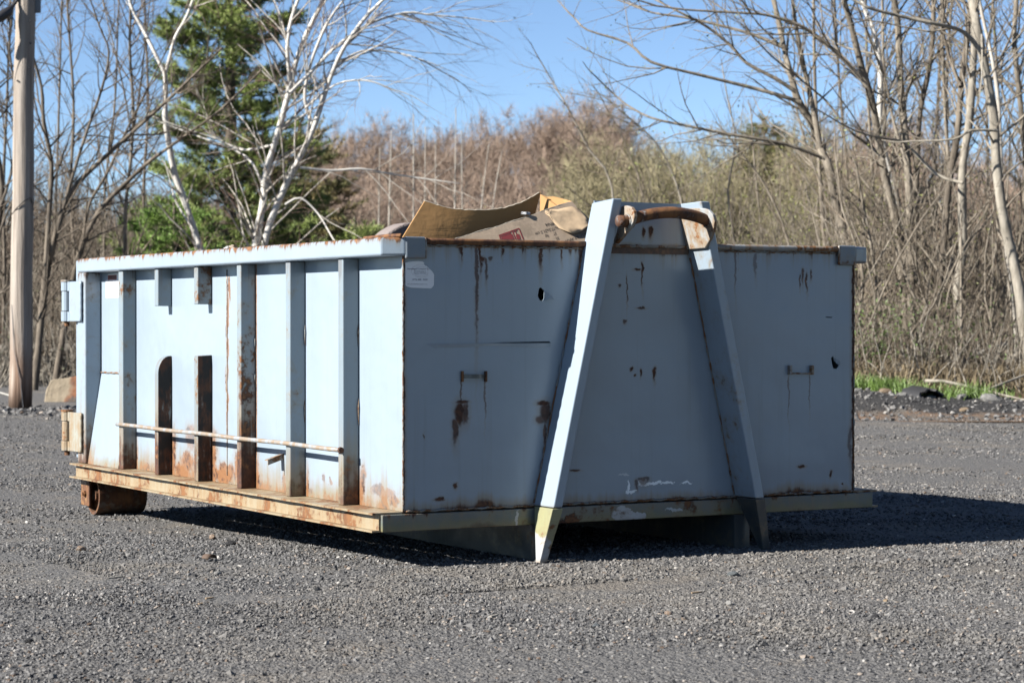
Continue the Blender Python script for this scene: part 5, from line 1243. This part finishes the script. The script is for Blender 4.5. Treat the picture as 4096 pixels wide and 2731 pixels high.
# big curved rear flap
top_c = [(390, 205), (500, 240), (600, 263), (700, 275), (800, 277), (900, 272), (1010, 260), (1090, 238), (1160, 210), (1230, 172), (1300, 135)]
n = len(top_c) - 1; rows = 7; V = []
for j in range(rows + 1):
    v = j / rows
    for i in range(n + 1):
        u = i / n; bt_ = (150 + (1180 - 150) * u, 600); a = bt_[0] + (top_c[i][0] - bt_[0]) * v; b = bt_[1] + (top_c[i][1] - bt_[1]) * v
        Y = .40 + .075 * (1 - u) ** 2 - .035 * v
        V.append(on(*r5(a, b), 1, Y))
N1 = n + 1; mbf = MB(); mbf.add(V + [p + Vector((0, .006, 0)) for p in V], [(j * N1 + i, j * N1 + i + 1, (j + 1) * N1 + i + 1, (j + 1) * N1 + i) for j in range(rows) for i in range(n)] + [((rows + 1) * N1 + j * N1 + i, (rows + 1) * N1 + (j + 1) * N1 + i, (rows + 1) * N1 + (j + 1) * N1 + i + 1, (rows + 1) * N1 + j * N1 + i + 1) for j in range(rows) for i in range(n)]
        + [(rows * N1 + i, rows * N1 + i + 1, (2 * rows + 1) * N1 + i + 1, (2 * rows + 1) * N1 + i) for i in range(n)] + [(j * N1, (j + 1) * N1, (rows + 1 + j + 1) * N1, (rows + 1 + j) * N1) for j in range(rows)])
fl_ = mbf.obj('rear_flap', M_kraft, bx_, smooth=True); fl_.modifiers.new('edges', 'EDGE_SPLIT').split_angle = R(50); tag(fl_, 'brown inner face of the raised flap')
te = V[rows * N1:]; ed2 = []
for i in range(n):
    for k in range(6): ed2.append(Vector(te[i]).lerp(Vector(te[i + 1]), k / 6) + Vector((0, .003, .0018 * math.sin(i * 1.9 + k * .8))))
MB().tube(ed2, .0032, 5).obj('torn_edge', M_edge, bx_)
# end wall joining flap and panel
q = [(1295, 150, .40), (1350, 172, .38), (1400, 168, .36), (1470, 186, .33), (1545, 207, .287), (1540, 330, .26), (1290, 420, .38)]
A = [on(*r5(a, b), 1, Y) for a, b, Y in q]; MB().prism(A, [v + Vector((.004, .004, 0)) for v in A]).obj('end_wall', M_kraft, bx_)
# print on the panel (upside down)
def z3(a, b): return ((1900 + a / 4.704 - 1500) * 1.96, (780 + b / 4.704 - 700) * 1.96)
M_pink = plain('red box print', (.34, .045, .05), .7, .2, 30)
def ptext(s, p0, p1, h, mat=M_black):
    a, b = pp3(*z3(*p0), .0012), pp3(*z3(*p1), .0012); o = text('lettering', s, 1.0, (0, 0, 0), (1, 0, 0), (0, 0, 1), mat, bx_)
    dx, dy = p1[0] - p0[0], p1[1] - p0[1]; L = math.hypot(dx, dy); up = pp3(*z3(p0[0] + dy / L * h, p0[1] - dx / L * h), .0012); ez = up - a
    w0 = max(v.co.x for v in o.data.vertices)
    for v in o.data.vertices: v.co = a + (b - a) * (v.co.x / w0) + ez * (v.co.z / .72)
ptext('CHINA', (1580, 500), (1310, 540), 62); ptext('18x77.5x21.5 cm', (1600, 570), (1125, 712), 62); ptext('37', (1520, 690), (1465, 708), 62); ptext('kg', (1375, 745), (1315, 762), 56); ptext('35', (1572, 785), (1515, 805), 58); ptext('SKU: BT-FP-H', (2110, 700), (1690, 850), 56)
def pquad(qs, mat, name='red_print', off=.0012):
    A = [pp3(*z3(*q), off) for q in qs]; return MB().prism(A, [v + Vector((0, .0006, 0)) for v in A]).obj(name, mat, bx_)
for qs in ([(445, 755), (815, 625), (820, 642), (450, 772)], [(815, 625), (832, 630), (918, 838), (895, 838)], [(445, 755), (462, 752), (490, 838), (470, 838)], [(685, 672), (700, 668), (775, 838), (755, 838)], [(500, 800), (690, 735), (740, 838), (500, 838)], [(720, 690), (790, 668), (796, 680), (726, 702)], [(752, 690), (762, 688), (785, 745), (772, 750)], [(765, 765), (800, 735), (830, 745), (858, 838), (790, 838)]):
    pquad(qs, M_pink)
for yy in (0, 1): pquad([(480, 765 + yy * 24), (670, 700 + yy * 24), (674, 712 + yy * 24), (484, 777 + yy * 24)], M_pink)
# packing tape across the panel
m = Nd('clear packing tape'); m_ = m.noise(m.co(), 70, 3); M_tape = m.set(col=(.40, .36, .32), rough=.18, bump=(m_, .003, .6))
# white scrap on the box edge, carpet pad, scrap on rail
def crumple(name, label, cat, c, s, mat, seed):
    me = rock_mesh(name, seed, rough=.8, sub=2); r = random.Random(seed)
    for v in me.vertices: v.co = v.co * r.uniform(.55, 1.2)
    o = link(name, me, mat); o.location = c; o.scale = s; return tag(o, label, cat)
M_wp = plain('white plastic', (.78, .79, .82), .5, .06, 20)
c = pp3(1175, 313, .004); crumple('plastic_scrap', 'small crumpled white plastic scrap on the edge of the cardboard box', 'litter', c + Vector((0, 0, .003)), (.024, .012, .009), M_wp, 5)
m = Nd('carpet pad'); n1 = m.noise(m.co(), 120, 4); M_pad = m.set(col=m.mix(n1, (.30, .24, .22), (.52, .45, .43)), rough=.95, bump=(n1, .01, .8))
q = [(60, 560), (85, 468), (130, 430), (185, 398), (245, 374), (330, 372), (420, 560)]
A = [on(*r5(a, b), 1, .70) for a, b in q]; pd = MB().prism(A, [v + Vector((.02, .16, .0)) for v in A]).obj('carpet_pad', M_pad, None, bevel=.012, seg=3); tag(pd, 'pinkish grey speckled carpet pad behind the cardboard flap', 'carpet')
for (px, dz, s_, mt, lb, sd) in ((524, .006, .020, M_wp, 'small white paper scrap on top of the long side rail', 14), (537, .008, .024, rusty('red wrapper', .35, (.7, .66, .6), 40), 'small red and white wrapper on top of the long side rail', 15)):
    p = on(px, 563, 0, -.03); crumple('paper_scrap', lb, 'litter', Vector((-.035, p.y, ZT + dz)), (s_ * .7, s_ * 1.3, s_ * .42), mt, sd)
# unseen dark rubbish heap below the rim, raised to block sun behind the tears
bmh = MB(); nx, ny = 16, 24; V = []
for j in range(ny + 1):
    for i in range(nx + 1): V.append((.02 + 2.16 * i / nx, .02 + 3.5 * j / ny, 1.12 + .04 * math.sin(i * 1.7 + j) + rng.uniform(-.05, .05)))
bmh.add(V, [(j * (nx + 1) + i, j * (nx + 1) + i + 1, (j + 1) * (nx + 1) + i + 1, (j + 1) * (nx + 1) + i) for j in range(ny) for i in range(nx)])
tag(bmh.obj('rubbish_heap', plain('mixed rubbish', (.14, .12, .10), .9, .6, 5), None), 'unseen dark heap of rubbish inside the container, raised to block the sun', 'rubbish', kind='stuff')

# ------------------------------------------------------------------ small things on the gravel
def gpt(px, py):
    p = on(px, py, 2, 0.0); return Vector((p.x, p.y, lot_z(p.x, p.y)))
M_chip = stone_mat('orange white stone', (.50, .30, .18), (.72, .66, .58)); M_pebw = stone_mat('white pebble', (.55, .54, .52), (.7, .69, .67)); M_peb = stone_mat('blue grey stone', (.22, .25, .27), (.36, .39, .41)); M_dk = stone_mat('dark stone', (.05, .05, .055), (.12, .12, .125))
for i, (px, py, s_, mt, lb) in enumerate(((185, 1256, .020, M_chip, 'orange and white stone chip on the gravel left of the roller'), (488, 1226, .020, M_chip, 'orange and white stone chip beside the shadow of the sill'), (1683, 1324, .018, M_peb, 'flat blue grey stone in front of the right foot'), (1418, 1434, .013, M_pebw, 'small pale pebble in the middle foreground'),
                                           (2010, 1422, .016, M_dk, 'dark upright stone in the right foreground'), (530, 1243, .020, M_dk, 'dark angular stone beside the brown curl'), (500, 1320, .014, M_pebw, 'small white pebble left of the middle foreground'), (1535, 1413, .014, M_chip, 'pale tan stone right of the middle foreground'), (66, 1476, .012, M_dk, 'dark stone near the left edge of the foreground'), (1370, 1440, .013, M_peb, 'grey pebble in the middle foreground'),
                                           (1675, 1388, .012, M_pebw, 'white chip in the right foreground'), (1010, 1232, .016, M_dk, 'dark stone at the edge of the container shadow'))):
    p = gpt(px, py); rock('loose_stone', lb, 'stone', (p.x, p.y, p.z + s_ * .5), (s_ * 1.3, s_ * .9, s_ * .7), (.2, .1, i * 1.1), mt, 90 + i, 'single stones on the gravel')
# curled brown leaf-like scrap
p = gpt(480, 1284); mbc = MB(); n = 9; A, B = [], []
for k in range(n + 1):
    a = math.pi * (.05 + .9 * k / n); A.append((.030 * math.cos(a), -.018, .022 * math.sin(a))); B.append((.024 * math.cos(a), .020, .018 * math.sin(a)))
mbc.add(A + B, [(k, k + 1, n + 2 + k, n + 1 + k) for k in range(n)]); cl_ = mbc.obj('curled_bark', plain('brown bark', (.16, .10, .065), .8, .3, 40), None, smooth=True); cl_.modifiers.new('t', 'SOLIDIFY').thickness = .003; cl_.location = (p.x, p.y, p.z + .006); cl_.rotation_euler = (.1, 0, .5); tag(cl_, 'curled brown piece of bark on the gravel before the long side', 'bark')
M_wood = plain('wood chip', (.44, .32, .20), .85, .25, 60); M_woodg = plain('grey wood chip', (.42, .39, .34), .85, .25, 60)
for (px, py, L, a, mt, lb) in ((468, 1393, .055, .9, M_wood, 'tan wood chip in the left foreground'), (482, 1381, .04, .8, M_wood, 'slim tan wood chip behind the tan one in the left foreground'), (265, 1333, .07, .75, M_woodg, 'long grey wood sliver at left'), (1135, 1422, .05, 1.0, M_woodg, 'grey wood sliver in the middle foreground'), (1600, 1368, .05, .6, M_wood, 'tan twig piece in the right foreground'), (2035, 1386, .04, 1.2, M_wood, 'tan wood chip at far right foreground')):
    p = gpt(px, py); q = Vector((math.cos(a - .5), math.sin(a - .5), 0)); w = Vector((-q.y, q.x, 0)) * .006
    pts = [p - q * L / 2 - w, p - q * L * .1 - w * 1.3, p + q * L / 2, p + q * L * .15 + w * 1.2, p - q * L * .4 + w]
    tag(MB().prism([v + Vector((0, 0, .010)) for v in pts], [v + Vector((0, 0, .015)) for v in pts]).obj('wood_chip', mt, None), lb, 'wood chip', 'wood chips on the gravel')
